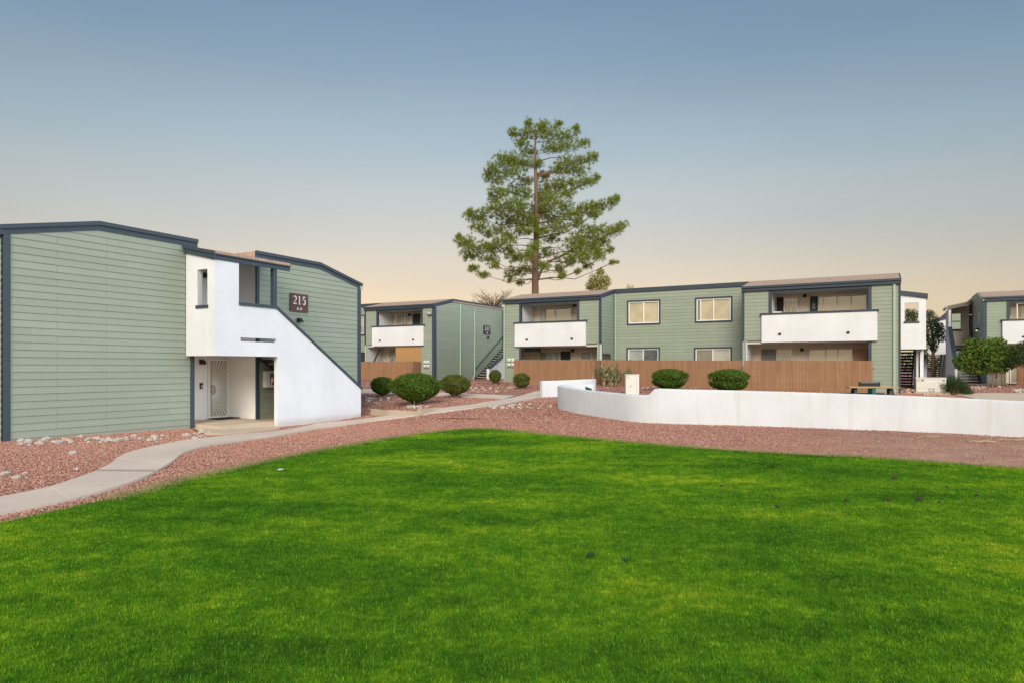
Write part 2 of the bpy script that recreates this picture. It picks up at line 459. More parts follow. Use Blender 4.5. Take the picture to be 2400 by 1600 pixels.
METAL = m_plain('grey_metal', (.36, .36, .36), .4, .1, 4, 0, 60, .5)
GREENPIPE = m_plain('painted_pipe', (.34, .43, .33), .5, .05)
DOORW = m_plain('cream_door', (.70, .63, .52), .5, .04)
TEALD = m_plain('dark_teal_door', (.03, .05, .055), .5)
BROWNP = m_plain('brown_panel', (.42, .235, .10), .8, .15, 1.2)
BARK = m_plain('pine_bark', (.17, .105, .07), .95, .4, 4, .8, 14, .1, 0, (1, 1, .25))
BARKG = m_plain('grey_bark', (.24, .18, .13), .95, .3, 5, .5, 20)
PINE = m_leaf('pine_needles', [(.12, .175, .02), (.24, .30, .035), (.44, .47, .065), (.19, .26, .045)], .5)
BUSH = m_leaf('shrub_leaves', [(.032, .08, .010), (.08, .155, .016), (.16, .235, .03), (.065, .125, .016)], .3)
BUSHO = m_leaf('olive_shrub_leaves', [(.06, .085, .015), (.12, .15, .025), (.21, .22, .045), (.09, .115, .024)], .3)
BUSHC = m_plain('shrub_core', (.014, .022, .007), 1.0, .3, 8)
YELLOW = m_leaf('yellow_leaves', [(.50, .45, .10), (.65, .58, .16), (.42, .44, .10)], .5)
TWIG = m_plain('pale_twigs', (.36, .28, .15), .9, .3)
OLIVE = m_leaf('olive_leaves', [(.05, .08, .03), (.08, .12, .045), (.06, .10, .03), (.13, .16, .07)], .3)
FICUS = m_leaf('broad_leaves', [(.04, .10, .018), (.075, .165, .025), (.13, .21, .03), (.24, .23, .04)], .35)
JUNI = m_leaf('juniper_leaves', [(.03, .06, .02), (.06, .09, .03), (.10, .12, .05)], .3)
CACT = m_plain('cactus_pad', (.10, .11, .04), .7, .55, 5, .2, 30)
CACTD = m_plain('dry_cactus_pad', (.22, .155, .09), .9, .3, 5, .2, 30)
GRASS = m_grass('turf_blades'); TURF = m_grass('turf_soil', True)
STRAW = m_leaf('dry_turf_edge', [(.40, .30, .15), (.50, .38, .20), (.28, .26, .10)], .3)
TEAL = m_plain('teal_plastic', (.01, .13, .12), .5)
WOODT = m_plain('bench_wood', (.42, .29, .14), .7, .2, 3)
BOXW = m_plain('utility_beige', (.66, .63, .57), .5, .04, 2)
MATD = m_plain('black_rubber', (.02, .018, .016), .9, .3, 20)
RED = m_plain('red_enamel', (.45, .02, .015), .35)
CURB = m_concrete('tan_curb', (.46, .37, .27))
BEIGE = m_stucco('lifted_beige', (.92, .83, .70))  # beige raised in colour to make up for light in the enclosed tower
RECW = m_stucco('lit_recess_stucco', (.90, .875, .83))  # white stucco lifted in colour to stand in for light in the recess
BULB = bpy.data.materials.new('lit_bulb'); BULB.use_nodes = True
_b = BULB.node_tree.nodes['Principled BSDF']; _b.inputs['Emission Color'].default_value = (1, .72, .3, 1); _b.inputs['Emission Strength'].default_value = 3; _b.inputs['Base Color'].default_value = (.8, .7, .5, 1)

# ------------------------------------------------------------------ wall kit
EXPO = .178
def clip(poly, z, keep_above):
    out = []
    for i in range(len(poly)):
        a = poly[i]; b = poly[(i + 1) % len(poly)]
        ia = (a[1] >= z) == keep_above or a[1] == z; ib = (b[1] >= z) == keep_above or b[1] == z
        if ia: out.append(a)
        if ia != ib and a[1] != b[1]:
            t = (z - a[1]) / (b[1] - a[1]); out.append((a[0] + t * (b[0] - a[0]), z))
    return out
def siding(parent, P0, d, n, prof, zb, holes=(), name='siding_wall'):
    """lap siding: every course is a tilted board with its butt edge standing proud of the one below"""
    mb = MB(); P0 = Vector(P0); d = Vector(d); n = Vector(n)
    T = .014
    def P(s, z, o): return P0 + d * s + n * o + Vector((0, 0, z))
    br = sorted(set([p[0] for p in prof] + [h[0] for h in holes] + [h[1] for h in holes]))
    br = [b for b in br if prof[0][0] <= b <= prof[-1][0]]
    def top(s):
        for (a, za), (b, zb_) in zip(prof, prof[1:]):
            if a <= s <= b: return za + (zb_ - za) * (s - a) / (b - a) if b > a else za
    for a, b in zip(br, br[1:]):
        if b - a < 1e-4: continue
        iv = [[zb, None]]
        for h in holes:
            if h[0] <= a + 1e-5 and h[1] >= b - 1e-5:
                ni = []
                for lo, hi in iv:
                    hh = hi if hi is not None else 99
                    if h[3] <= lo or h[2] >= hh: ni.append([lo, hi]); continue
                    if h[2] > lo: ni.append([lo, h[2]])
                    if h[3] < hh: ni.append([h[3], hi])
                iv = ni
        for lo, hi in iv:
            ta = hi if hi is not None else top(a + 1e-6); tb = hi if hi is not None else top(b - 1e-6)
            if max(ta, tb) <= lo: continue
            quad = [(a, lo), (b, lo), (b, tb), (a, ta)]
            k0 = int(math.floor((lo + .35) / EXPO + 1e-6)); k1 = int(math.ceil((max(ta, tb) + .35) / EXPO))
            for k in range(k0, k1):
                z0 = k * EXPO - .35; z1 = z0 + EXPO
                pg = clip(clip(quad, z0, True), z1, False) if True else quad
                if len(pg) < 3: continue
                zz = [p[1] for p in pg]
                if max(zz) - min(zz) < 1e-4: continue
                mb.face([P(s, z, .004 + T * (1 - (z - z0) / EXPO)) for s, z in pg])
                bs = [p[0] for p in pg if abs(p[1] - z0) < 1e-5]
                if len(bs) >= 2:
                    s0, s1 = min(bs), max(bs)
                    mb.face([P(s0, z0, .002), P(s1, z0, .002), P(s1, z0, .004 + T), P(s0, z0, .004 + T)], 1)
                    # dark strip painted under the butt edge as the lap's shadow line
                    mb.face([P(s0, z0 - .006, .0085), P(s1, z0 - .006, .0085), P(s1, z0, .0075), P(s0, z0, .0075)], 1)
    return mb.build(name, [SIDE, LAPSHADE], parent, fix=False)

def boxes(parent, name, lst, mat, bevel=0.0):
    mb = MB()
    for b in lst: mb.box(*b)
    return mb.build(name, mat, parent, bevel=bevel)

def window(b, x0, x1, z0, z1, y, pane_mats, trim=True, split=None, grid=False):
    """window in a wall facing -y: vinyl frame > trim, panes, blinds"""
    mb = MB(); w = .05
    mb.box(x0, x1, y - .012, y + .07, z0, z0 + w); mb.box(x0, x1, y - .012, y + .07, z1 - w, z1)
    mb.box(x0, x0 + w, y - .01, y + .07, z0 + w, z1 - w); mb.box(x1 - w, x1, y - .01, y + .07, z0 + w, z1 - w)
    n = len(pane_mats); xs = split or [x0 + (x1 - x0) * i / n for i in range(n + 1)]
    for x in xs[1:-1]: mb.box(x - .025, x + .025, y - .008, y + .06, z0 + w, z1 - w)
    if grid:
        for i in range(1, 4): mb.box(x0 + (x1 - x0) * i / 4 - .012, x0 + (x1 - x0) * i / 4 + .012, y + .005, y + .03, z0 + w, z1 - w)
        for i in range(1, 5): mb.box(x0 + w, x1 - w, y + .006, y + .029, z0 + (z1 - z0) * i / 5 - .012, z0 + (z1 - z0) * i / 5 + .012)
    f = mb.build('window', VINYL, b)
    if trim:
        t = .088
        boxes(f, 'window_trim', [(x0 - t, x1 + t, y - .045, y + .02, z1, z1 + t), (x0 - t, x1 + t, y - .05, y + .02, z0 - t, z0),
                                 (x0 - t, x0, y - .042, y + .02, z0, z1), (x1, x1 + t, y - .042, y + .02, z0, z1)], SLATE)
    for (a, c), m in zip(zip(xs, xs[1:]), pane_mats):
        boxes(f, 'pane', [(a + .02, c - .02, y + .035, y + .041, z0 + .03, z1 - .03)], GLASS)
        if m: boxes(f, 'blind', [(a + .01, c - .01, y + .10, y + .115, z0 + .02, z1 - .02)], m)
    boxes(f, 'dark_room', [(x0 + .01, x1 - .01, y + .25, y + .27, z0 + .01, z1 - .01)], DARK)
    return f

def wall_lamp(name, loc, rz, label, group, lit=False):
    """black hooded sconce; its plate is on the wall, its hood points along local -y"""
    e = empty(name, loc, rz, label, 'wall lamp', group); e.scale = (.8, .8, .8)
    mb = MB(); mb.box(-.07, .07, -.03, 0, -.09, .09); mb.build('back_plate', BLACK, e, bevel=.006)
    mb = MB()
    mb.prism([(-.10, -.03, .10), (-.10, -.10, .10), (-.10, -.22, -.03), (-.10, -.22, -.09), (-.10, -.03, -.09)], (.20, 0, 0))
    mb.build('hood', BLACK, e, bevel=.008)
    mb = MB(); mb.box(-.07, .07, -.19, -.05, -.115, -.092); mb.build('lens', BULB if lit else METAL, e)
    return e

def W(b, x, y, z):
    """local point of a building -> world"""
    o = b.location; return (o.x + x * V[0] + y * U[0], o.y + x * V[1] + y * U[1], o.z + z)

def stair(parent, x0, x1, yf, yt, z1, n=13, stringers=True, z0=0.0, name='staircase', mat=None, thick=.055):
    """open-riser flight from the foot at y=yf up to the landing at y=yt"""
    mb = MB(); s = 1 if yt > yf else -1
    run = (yt - yf) / n; rise = (z1 - z0) / (n + 1)
    for i in range(n):
        a = yf + run * i; z = z0 + rise * (i + 1)
        lo, hi = sorted((a - s * .03, a + run))
        mb.box(x0 + .03, x1 - .03, lo, hi, z - thick, z)
    o = mb.build(name, mat or TREAD, parent, bevel=.006)
    if stringers:
        for x in (x0 + .04, x1 - .09):
            mb = MB(); mb.prism([(x, yf - s*.02, z0 + .02), (x, yf - s*.02, z0 + .2), (x, yt, z1 + .02), (x, yt, z1 - .26), (x, yf + s*.25, z0 + .02)], (.05, 0, 0))
            mb.build('stringer', STRING, o)
    return o

def building_sign(b, x, y, z, w, h, num, sub, label, board=None):
    e = empty('building_sign', W(b, x, y, z), ANG + math.pi / 2, label, 'sign')
    mb = MB(); mb.box(-w/2, w/2, -.03, 0, -h/2, h/2); mb.build('plate', board or SIGNM, e, bevel=.004)
    # upright serif digits with thick and thin strokes, drawn as polygons on a unit cell
    def stroke(pts, ws):
        L, Rr = [], []
        for k, p in enumerate(pts):
            a = pts[max(k - 1, 0)]; c = pts[min(k + 1, len(pts) - 1)]; tx, tz = c[0] - a[0], c[1] - a[1]; ln = math.hypot(tx, tz) or 1
            nx_, nz_ = -tz / ln, tx / ln; L.append((p[0] + nx_ * ws[k] / 2, p[1] + nz_ * ws[k] / 2)); Rr.append((p[0] - nx_ * ws[k] / 2, p[1] - nz_ * ws[k] / 2))
        return [(L[k], L[k + 1], Rr[k + 1], Rr[k]) for k in range(len(pts) - 1)]
    arc = lambda cx, cz, rx, rz, a0, a1, m: [(cx + rx * math.cos(math.radians(a0 + (a1 - a0) * k / m)), cz + rz * math.sin(math.radians(a0 + (a1 - a0) * k / m))) for k in range(m + 1)]
    def glyph(ch):
        if ch == '1': return stroke([(0, 0), (0, 1)], [.16, .16]) + stroke([(-.2, .86), (0, 1)], [.03, .1]) + stroke([(-.22, .02), (.22, .02)], [.05, .05])
        if ch == '2':
            a = arc(0, .72, .26, .26, 160, -40, 10); w_ = [.06, .07, .08, .1, .12, .14, .16, .16, .15, .13, .1]
            return stroke(a + [(-.28, .05)], w_ + [.06]) + stroke([(-.3, .06), (.3, .06)], [.13, .13]) + stroke([(.29, .03), (.33, .2)], [.04, .02])
        if ch == '5': return stroke(arc(-.02, .32, .28, .30, 125, -150, 12), [.05, .07, .1, .13, .15, .17, .17, .16, .14, .12, .1, .08, .1]) + stroke([(-.18, .55), (-.18, .95)], [.06, .06]) + stroke([(-.2, .94), (.25, .94)], [.12, .12])
        return stroke([(-.3, .94), (.3, .94)], [.13, .13]) + stroke([(.27, .92), (.05, .5), (-.04, 0)], [.06, .12, .17]) + stroke([(-.3, .78), (-.28, .98)], [.03, .05])
    for k, ch in enumerate(num):
        mb = MB(); cx = (k - 1) * w * .255; H = h * .45; z0_ = -h * .09
        for q in glyph(ch): mb.prism([(cx + p[0] * H * .82, -.03, z0_ + p[1] * H) for p in q], (0, -.012, 0))
        mb.build('numeral', SIGNW, e)
    me = text_mesh(sub, h * .24, .005, 1.0)
    frame_mesh(me, (0, -.034, -h * .34), (1, 0, 0), (0, -1, 0)); link('letters', me, SIGNW, e)
    return e

def fascia_run(mb, pts, x, out, h=.24, t=.05):
    """double slate band along a profile in the plane x=const: upper band stands proud of the lower one"""
    for (a, za), (b, zb) in zip(pts, pts[1:]):
        lo = [(x, a, za), (x, b, zb), (x, b, zb + h * .56), (x, a, za + h * .56)]
        mb.prism(lo, (out * t, 0, 0))
        up = [(x, a, za + h * .56), (x, b, zb + h * .56), (x, b, zb + h), (x, a, za + h)]
        mb.prism(up, (out * (t + .045), 0, 0))

GP = [(0, 4.85), (2.2, 5.35), (10.3, 5.35), (12.5, 4.85)]

# ================================================================== building 215
b215 = empty('apartment_building', (-12.01, 16.15, 0), ANG, 'green two-storey building at left with white stair wall and sign 215', 'building', 'sage green apartment buildings')
b = b215
siding(b, (0, 0, 0), (0, 1, 0), (1, 0, 0), [(.11, 4.88), (2.2, 5.36), (5.03, 5.36)], -.35)
siding(b, (0, 0, 0), (0, 1, 0), (1, 0, 0), [(7.45, 5.36), (10.3, 5.36), (12.4, 4.88)], -.35)
siding(b, (0, 0, 0), (-1, 0, 0), (0, -1, 0), [(.12, 4.9), (13, 4.9)], -.35)
siding(b, (0, 12.5, 0), (-1, 0, 0), (0, 1, 0), [(.12, 4.9), (13, 4.9)], -.35)
siding(b, (-13, 0, 0), (0, 1, 0), (-1, 0, 0), GP, -.35)
for (x0, x1, y0, y1) in ((-.02, .035, -.03, .115), (-.02, .04, 12.36, 12.54), (-.02, .04, 4.93, 5.06), (-.02, .04, 7.38, 7.5)):
    boxes(b, 'corner_trim', [(x0, x1, y0, y1, -.35, 4.86 if y0 < 1 or y0 > 12 else 5.36)], SLATE)
mb = MB()
fascia_run(mb, [(-.1, 4.83), (2.2, 5.34), (5.17, 5.34)], -.02, 1)
mb.build('fascia', SLATE, b)
mb = MB(); fascia_run(mb, [(7.36, 5.34), (10.3, 5.34), (12.62, 4.81)], -.02, 1); mb.build('fascia', SLATE, b)
mb = MB(); mb.box(-13, -.03, -.12, -.04, 4.82, 5.08); mb.build('fascia', SLATE, b)
mb = MB(); mb.box(-13, .05, 12.5, 12.62, 4.80, 5.04); mb.build('gutter', GREENPIPE, b)
mb = MB()
mb.prism([(.02, -.1, 5.05), (.02, 2.2, 5.565), (.02, 5.15, 5.565), (.02, 5.15, 5.36), (.02, 2.2, 5.36), (.02, -.1, 4.9)], (-13.0, 0, 0))
mb.prism([(.02, 7.38, 5.565), (.02, 10.3, 5.565), (.02, 12.6, 5.04), (.02, 12.6, 4.9), (.02, 10.3, 5.36), (.02, 7.38, 5.36)], (-13.0, 0, 0))
mb.box(-13, -1.5, 5.15, 7.38, 5.36, 5.56)
mb.build('roof', ROOF, b)
# entry recess, both floors
plate('recess_wall', (-1.4, 5.03, 0), (0, 1, 0), (1, 0, 0), rect(0, 2.42, -.2, 5.3), [], .1, RECW, b)
plate('recess_wall', (-1.4, 7.4, 0), (1, 0, 0), (0, -1, 0), rect(0, 1.38, -.2, 5.3), [], .06, RECW, b)
plate('recess_wall', (-1.4, 5.06, 0), (1, 0, 0), (0, 1, 0), rect(0, 1.38, -.2, 5.3), [], .06, RECW, b)
boxes(b, 'landing_floor', [(-1.4, 1.12, 5.06, 7.38, 2.07, 2.4)], STUC)
# stair tower
XO = 1.3
plate('stair_wall', (XO, 0, 0), (0, 1, 0), (1, 0, 0),
      [(4.78, 2.06), (7.12, 2.06), (7.12, -.5), (11.08, -.5), (11.08, .93), (7.06, 3.57), (5.62, 3.57), (5.62, 4.84), (4.78, 4.84)],
      [(5.68, 7.06, 2.50, 2.62)], .16, STUC, b)
plate('tower_front', (0, 4.78, 0), (1, 0, 0), (0, -1, 0), [(.03, 2.06), (1.14, 2.06), (1.14, 4.86), (.03, 5.12)], [(.54, .98, 3.53, 4.58)], .16, STUC, b)
boxes(b, 'tower_soffit', [(.03, 1.14, 4.94, 7.1, 2.065, 2.1)], SOFF)
boxes(b, 'window_sill', [(.49, 1.02, 4.745, 4.95, 3.44, 3.53)], SLATE)
mb = MB(); mb.box(XO - .18, XO + .035, 5.62, 7.06, 3.57, 3.67)
mb.prism([(XO - .18, 7.06, 3.57), (XO - .18, 7.06, 3.67), (XO - .18, 11.13, .995), (XO - .18, 11.13, .895)], (.215, 0, 0))
mb.build('cap_rail', SLATE, b)
boxes(b, 'corner_post', [(XO - .15, XO - .01, 6.96, 7.1, 3.67, 4.86)], SLATE)
mb = MB(); fascia_run(mb, [(4.72, 4.83), (7.62, 4.83)], XO - .02, 1, .24, .04)
mb.prism([(.0, 4.70, 5.12), (1.38, 4.70, 4.83), (1.38, 4.70, 4.96), (.0, 4.70, 5.25)], (0, .06, 0))
mb.prism([(.0, 4.66, 5.25), (1.38, 4.66, 4.96), (1.38, 4.66, 5.06), (.0, 4.66, 5.35)], (0, .06, 0))
mb.build('fascia', SLATE, b)
mb = MB(); mb.prism([(-1.5, 4.72, 5.52), (1.37, 4.72, 5.0), (1.37, 4.72, 5.08), (-1.5, 4.72, 5.6)], (0, 2.88, 0)); mb.build('tower_roof', ROOF, b)
mb = MB(); mb.prism([(-1.4, 4.95, 5.35), (1.12, 4.95, 4.86), (1.12, 4.95, 4.88), (-1.4, 4.95, 5.37)], (0, 2.4, 0)); mb.build('tower_ceiling', SOFF, b)
stair(b, .05, 1.13, 11.0, 7.2, 2.4, 13, True, -.1)
# security door with sunburst ironwork
dr = boxes(b, 'security_door', [(-1.40, -1.35, 6.6, 6.68, 0, 2.03), (-1.40, -1.35, 7.38 - .02, 7.44 - .02, 0, 2.03), (-1.40, -1.35, 6.68, 7.36, 1.95, 2.03), (-1.40, -1.35, 6.68, 7.36, .0, .1)], WHITE, .006)
boxes(dr, 'door_panel', [(-1.395, -1.385, 6.68, 7.36, .1, 1.95)], m_plain('door_screen', (.46, .40, .32), .7, .04))
mb = MB(); cz, cy = .98, 6.74
for i in range(25):
    a = math.radians(-84 + i * 7)
    dx, dz = math.cos(a), math.sin(a); L = 3.0
    for lim in ([(7.35 - cy) / dx if dx > 1e-6 else 9, (1.94 - cz) / dz if dz > 0 else ((.11 - cz) / dz if dz < 0 else 9)]): L = min(L, lim)
    mb.beam((-1.365, cy + dx * .2, cz + dz * .2), (-1.365, cy + dx * L, cz + dz * L), .024, .02, up=(1, 0, 0))
pts = [(-1.365, cy + .2 * math.cos(t), cz + .2 * math.sin(t)) for t in np.linspace(-math.pi / 2, math.pi / 2, 14)]
mb.tube(pts, .018, 6); mb.build('sunburst_grille', WHITE, dr)
boxes(dr, 'door_handle', [(-1.37, -1.31, 6.71, 6.77, .92, .96)], METAL, .008)
boxes(dr, 'deadbolt', [(-1.37, -1.32, 6.72, 6.76, 1.05, 1.1)], METAL, .008)
wall_lamp('wall_lamp', W(b, -1.4, 6.36, 1.9), ANG + math.pi/2, 'black hooded lamp beside the white sunburst door', 'black wall lamps')
wall_lamp('wall_lamp', W(b, .03, 9.23, 3.38), ANG + math.pi/2, 'black lamp on green siding just below the 215 sign', 'black wall lamps')
wall_lamp('wall_lamp', W(b, -1.4, 6.51, 4.74), ANG + math.pi/2, 'black lamp seen through the narrow slot window of the white stair tower', 'black wall lamps')
e = empty('entry_keypad', W(b, -1.4, 6.36, 1.12), ANG + math.pi/2, 'small black keypad on white wall left of the sunburst door', 'keypad')
boxes(e, 'housing', [(-.05, .05, -.05, 0, -.1, .1)], BLACK, .008); boxes(e, 'button_panel', [(-.03, .045, -.055, -.045, -.08, .03)], METAL)
e = empty('unit_plate', W(b, -1.4, 7.0, 2.12), ANG + math.pi/2, 'tiny dark unit plate above the white sunburst door', 'sign')
boxes(e, 'plate', [(-.06, .06, -.02, 0, -.05, .05)], SIGNM, .004)
e = empty('extinguisher_cabinet', W(b, .025, 7.83, 1.33), ANG + math.pi/2, 'white extinguisher cabinet hung on green siding under the stairs', 'fire extinguisher')
mb = MB(); mb.box(-.19, .19, -.16, -.0, -.27, .27); mb.build('case', WHITE, e, bevel=.01)
boxes(e, 'window_pane', [(-.02, .15, -.168, -.158, -.2, .2)], m_plain('smoky_plastic', (.16, .17, .2), .25))
mb = MB(); mb.tube([(.06, -.175, -.2), (.06, -.175, .02), (.06, -.175, .06)], [.045, .045, .02], 10); mb.build('extinguisher_label', SIGNW, e)
boxes(e, 'red_band', [(.02, .11, -.225, -.17, -.19, -.1)], RED, .004)
e = boxes(None, 'doormat', [(-.4, .4, -.28, .28, 0, .02)], MATD, .006)
p = W(b, -1.05, 7.0, .025); e.location = p; e.rotation_euler = (0, 0, ANG + math.pi/2); tag(e, 'black doormat on the porch before the sunburst door', 'doormat')
building_sign(b, .028, 9.25, 4.0, .84, .64, '215', 'A-H', 'maroon sign reading 215 A-H on green siding')

# ================================================================== shared front facade
def facade_bay(b, x0, x1, op, side_right=True, lowopen=None, balc=None):
    """two-storey bay at y=0 with a recessed balcony above a patio"""
    lo0, lo1 = lowopen
    siding(b, (0, 0, 0), (1, 0, 0), (0, -1, 0), [(x0, 4.86), (x1, 4.86)], -.5, [(op[0], op[1], 2.3, 4.74), (lo0, lo1, -.6, 2.42)])
    # trim at the openings and corners
    t = .13
    L = [(op[0] - t, op[0], -.04, .1, 3.6, 4.86), (op[1], op[1] + t, -.04, .1, 3.6, 4.86)]
    for q in L: boxes(b, 'corner_trim', [q], SLATE)
    boxes(b, 'opening_trim', [(op[0], op[1], -.035, .1, 4.70, 4.86)], SLATE)
    mb = MB(); mb.box(x0 - .06, x1 + .08, -.14, -.03, 4.83, 4.97); mb.box(x0 - .06, x1 + .08, -.2, -.03, 4.97, 5.07); mb.build('fascia', SLATE, b)
    mb = MB(); mb.prism([(x0 - .02, -.18, 5.075), (x0 - .02, 2.2, 5.59), (x0 - .02, 2.2, 5.3), (x0 - .02, .05, 4.88), (x0 - .02, -.18, 4.99)], (x1 - x0 + .03, 0, 0)); mb.build('roof', ROOF, b)
    # interior of the recess
    plate('recess_wall', (x0, 1.7, 0), (1, 0, 0), (0, -1, 0), rect(.05, x1 - x0 - .05, -.4, 4.86), [], .08, CREAM, b)
    plate('recess_wall', (op[0] - .02 if True else x0, .1, 0), (0, 1, 0), (1, 0, 0), rect(0, 1.56, 2.36, 4.8), [], .08, STUC, b)
    plate('recess_wall', (op[1] + .02, .1, 0), (0, 1, 0), (-1, 0, 0), rect(0, 1.56, 2.36, 4.8), [], .08, STUC, b)
    boxes(b, 'balcony_ceiling', [(op[0] - .05, op[1] + .05, .1, 1.65, 4.76, 4.82)], SOFF)
    boxes(b, 'balcony_floor', [(x0 + .12, x1 - .12, .03, 1.62, 2.26, 2.40)], SOFF)
    bl = boxes(b, 'balcony', [(balc[0], balc[1], -.16, -.03, 2.32, 3.64)], STUC, .012)
    boxes(bl, 'cap_rail', [(balc[0] - .06, balc[1] + .06, -.2, .02, 3.64, 3.73)], SLATE, .006)
    for s in balc[2]:
        mb = MB(); mb.box(s - .06, s + .06, -.24, -.15, 2.70, 2.76); mb.box(s - .045, s + .045, -.2, -.15, 2.66, 2.70); mb.build('scupper', BLACK, bl)
    boxes(b, 'soffit', [(x0 + .02, x1 - .02, -.005, .03, 2.38, 2.42)], SLATE)

def sliding_door(b, x0, x1, z0, z1, y, mats, splits=None, lab=None):
    return window(b, x0, x1, z0, z1, y - .085, mats, False, splits)

# ================================================================== building B (219)
FB = .61
bB = empty('apartment_building', (17.3, 30.5, FB), ANG, 'long green two-storey building in the centre with two white balconies behind brown fences', 'building', 'sage green apartment buildings')
b = bB
facade_bay(b, -20.16, -14.19, (-19.05, -15.55), True, (-19.05, -14.35), (-19.42, -15.0, (-18.6, -15.8)))
facade_bay(b, -6.7, 0, (-5.38, -1.22), True, (-6.55, -1.22), (-5.82, -.86, (-4.98, -2.04)))
siding(b, (0, 2.2, 0), (1, 0, 0), (0, -1, 0), [(-14.19, 5.36), (-6.7, 5.36)], -.5,
       [(-13.33, -11.57, 3.59, 4.81), (-13.36, -11.6, .9, 2.16), (-9.5, -7.7, 3.61, 4.79), (-9.55, -7.72, .9, 2.12)])
window(b, -13.33, -11.57, 3.59, 4.81, 2.2, [BLINDY, BLINDY])
window(b, -13.36, -11.60, .9, 2.16, 2.2, [BLINDW, BLINDG])
window(b, -9.5, -7.7, 3.61, 4.79, 2.2, [BLINDG, BLINDY], split=[-9.5, -9.28, -7.7])
window(b, -9.55, -7.72, .9, 2.12, 2.2, [BLINDG, BLINDW])
boxes(b, 'window_mullion', [(-8.62, -8.57, 2.19, 2.26, 3.66, 4.74)], VINYL)
boxes(b, 'fascia', [(-14.12, -6.75, 2.12, 2.19, 5.35, 5.58)], SLATE)
siding(b, (-14.19, 0, 0), (0, 1, 0), (1, 0, 0), [(.06, 4.88), (2.2, 5.36)], -.5, [(.34, 1.38, .2, 1.82), (.06, .3, -.6, 2.42)])
boxes(b, 'side_window_trim', [(-14.2, -14.14, .26, .34, .2, 1.9), (-14.2, -14.14, 1.38, 1.46, .2, 1.9), (-14.2, -14.14, .34, 1.38, 1.82, 1.9)], SLATE)
mb = MB(); fascia_run(mb, [(-.15, 4.83), (2.15, 5.335)], -14.19, 1, .24, .03); mb.build('fascia', SLATE, b)
boxes(b, 'corner_trim', [(-14.26, -14.14, -.045, .07, 2.42, 4.86)], SLATE)
boxes(b, 'corner_post', [(-14.37, -14.17, .0, .2, -.5, 2.40)], STUC)
boxes(b, 'corner_trim', [(-6.76, -6.64, -.045, .06, 2.42, 4.86)], SLATE)
boxes(b, 'patio_side_wall', [(-6.72, -6.52, .0, 1.66, -.5, 2.37)], STUC)
boxes(b, 'corner_trim', [(-.02, .06, -.05, .12, -.5, 4.86)], SLATE)
boxes(b, 'corner_trim', [(-1.22, -1.09, -.04, .1, -.5, 2.42)], SLATE)
boxes(b, 'corner_trim', [(-19.18, -19.05, -.04, .1, -.5, 2.42)], SLATE)
boxes(b, 'downspout', [(-.24, -.14, -.1, -.028, -.3, 4.84)], GREENPIPE, .01)
boxes(b, 'downspout', [(-14.1, -14.02, 2.06, 2.17, -.3, 5.3)], GREENPIPE, .01)
boxes(b, 'downspout', [(-20.2, -20.1, -.09, -.03, -.3, 4.84)], GREENPIPE, .01)
siding(b, (-20.16, 0, 0), (0, 1, 0), (-1, 0, 0), GP, -.5)
siding(b, (0, 0, 0), (0, 1, 0), (1, 0, 0), GP, -.5, [(4.9, 7.4, -.6, 5.2)])
siding(b, (0, 12.5, 0), (-1, 0, 0), (0, 1, 0), [(0, 4.86), (20.16, 4.86)], -.5)
mb = MB(); mb.prism([(.05, 2.2, 5.56), (.05, 10.3, 5.56), (.05, 12.55, 5.05), (.05, 12.55, 4.9), (.05, 10.3, 5.36), (.05, 2.2, 5.36)], (-20.25, 0, 0)); mb.build('roof', ROOF, b)
mb = MB(); fascia_run(mb, [(-.15, 4.83), (2.2, 5.34), (10.3, 5.34), (12.6, 4.82)], -.02, 1, .24, .05); mb.build('fascia', SLATE, b)
# balcony and patio openings
sliding_door(b, -18.7, -16.6, 2.42, 4.66, 1.7, [BLINDT, BLINDT])
sliding_door(b, -18.75, -17.35, .0, 2.08, 1.7, [BLINDG, BLINDW], [-18.75, -17.75, -17.35])
boxes(b, 'patio_door', [(-17.28, -16.7, 1.60, 1.66, 0, 2.07)], TEALD)
window(b, -16.05, -14.6, .8, 2.07, 1.6, [None, None], False, None, True)
boxes(b, 'ledger_beam', [(-19.0, -18.1, .35, .6, 2.02, 2.24)], BLACK)
boxes(b, 'balcony_door', [(-5.34, -5.02, 1.6, 1.66, 2.42, 4.63)], DARK)
window(b, -5.02, -4.35, 3.2, 4.63, 1.6, [BLINDY], False, None, True)
dd = boxes(b, 'balcony_door', [(-3.80, -3.46, 1.6, 1.66, 2.42, 4.6)], TEALD)
mb = MB()
for k in range(12):
    a = k * math.pi / 6; mb.beam((-3.63 + .03 * math.cos(a), 1.585, 4.12 + .05 * math.sin(a)), (-3.63 + .08 * math.cos(a), 1.585, 4.12 + .16 * math.sin(a)), .012, .02, up=(0, 1, 0))
mb.build('door_ornament', SIGNW, dd)
sliding_door(b, -3.44, -1.3, 2.42, 4.62, 1.7, [BLINDW, BLINDT, BLINDT, BLINDT], [-3.44, -3.2, -2.6, -1.98, -1.3])
boxes(b, 'patio_door', [(-6.08, -5.42, 1.6, 1.66, 0, 2.05)], BLINDG)
window(b, -5.36, -4.6, .8, 2.04, 1.6, [BLINDW], False, None, True)
sliding_door(b, -3.86, -1.9, 0, 2.03, 1.7, [BLINDW, BLINDG, BLINDP], [-3.86, -3.1, -2.55, -1.9])
boxes(b, 'patio_panel', [(-1.88, -1.3, 1.58, 1.66, -.3, 2.0)], m_plain('salmon_panel', (.56, .33, .25), .8))
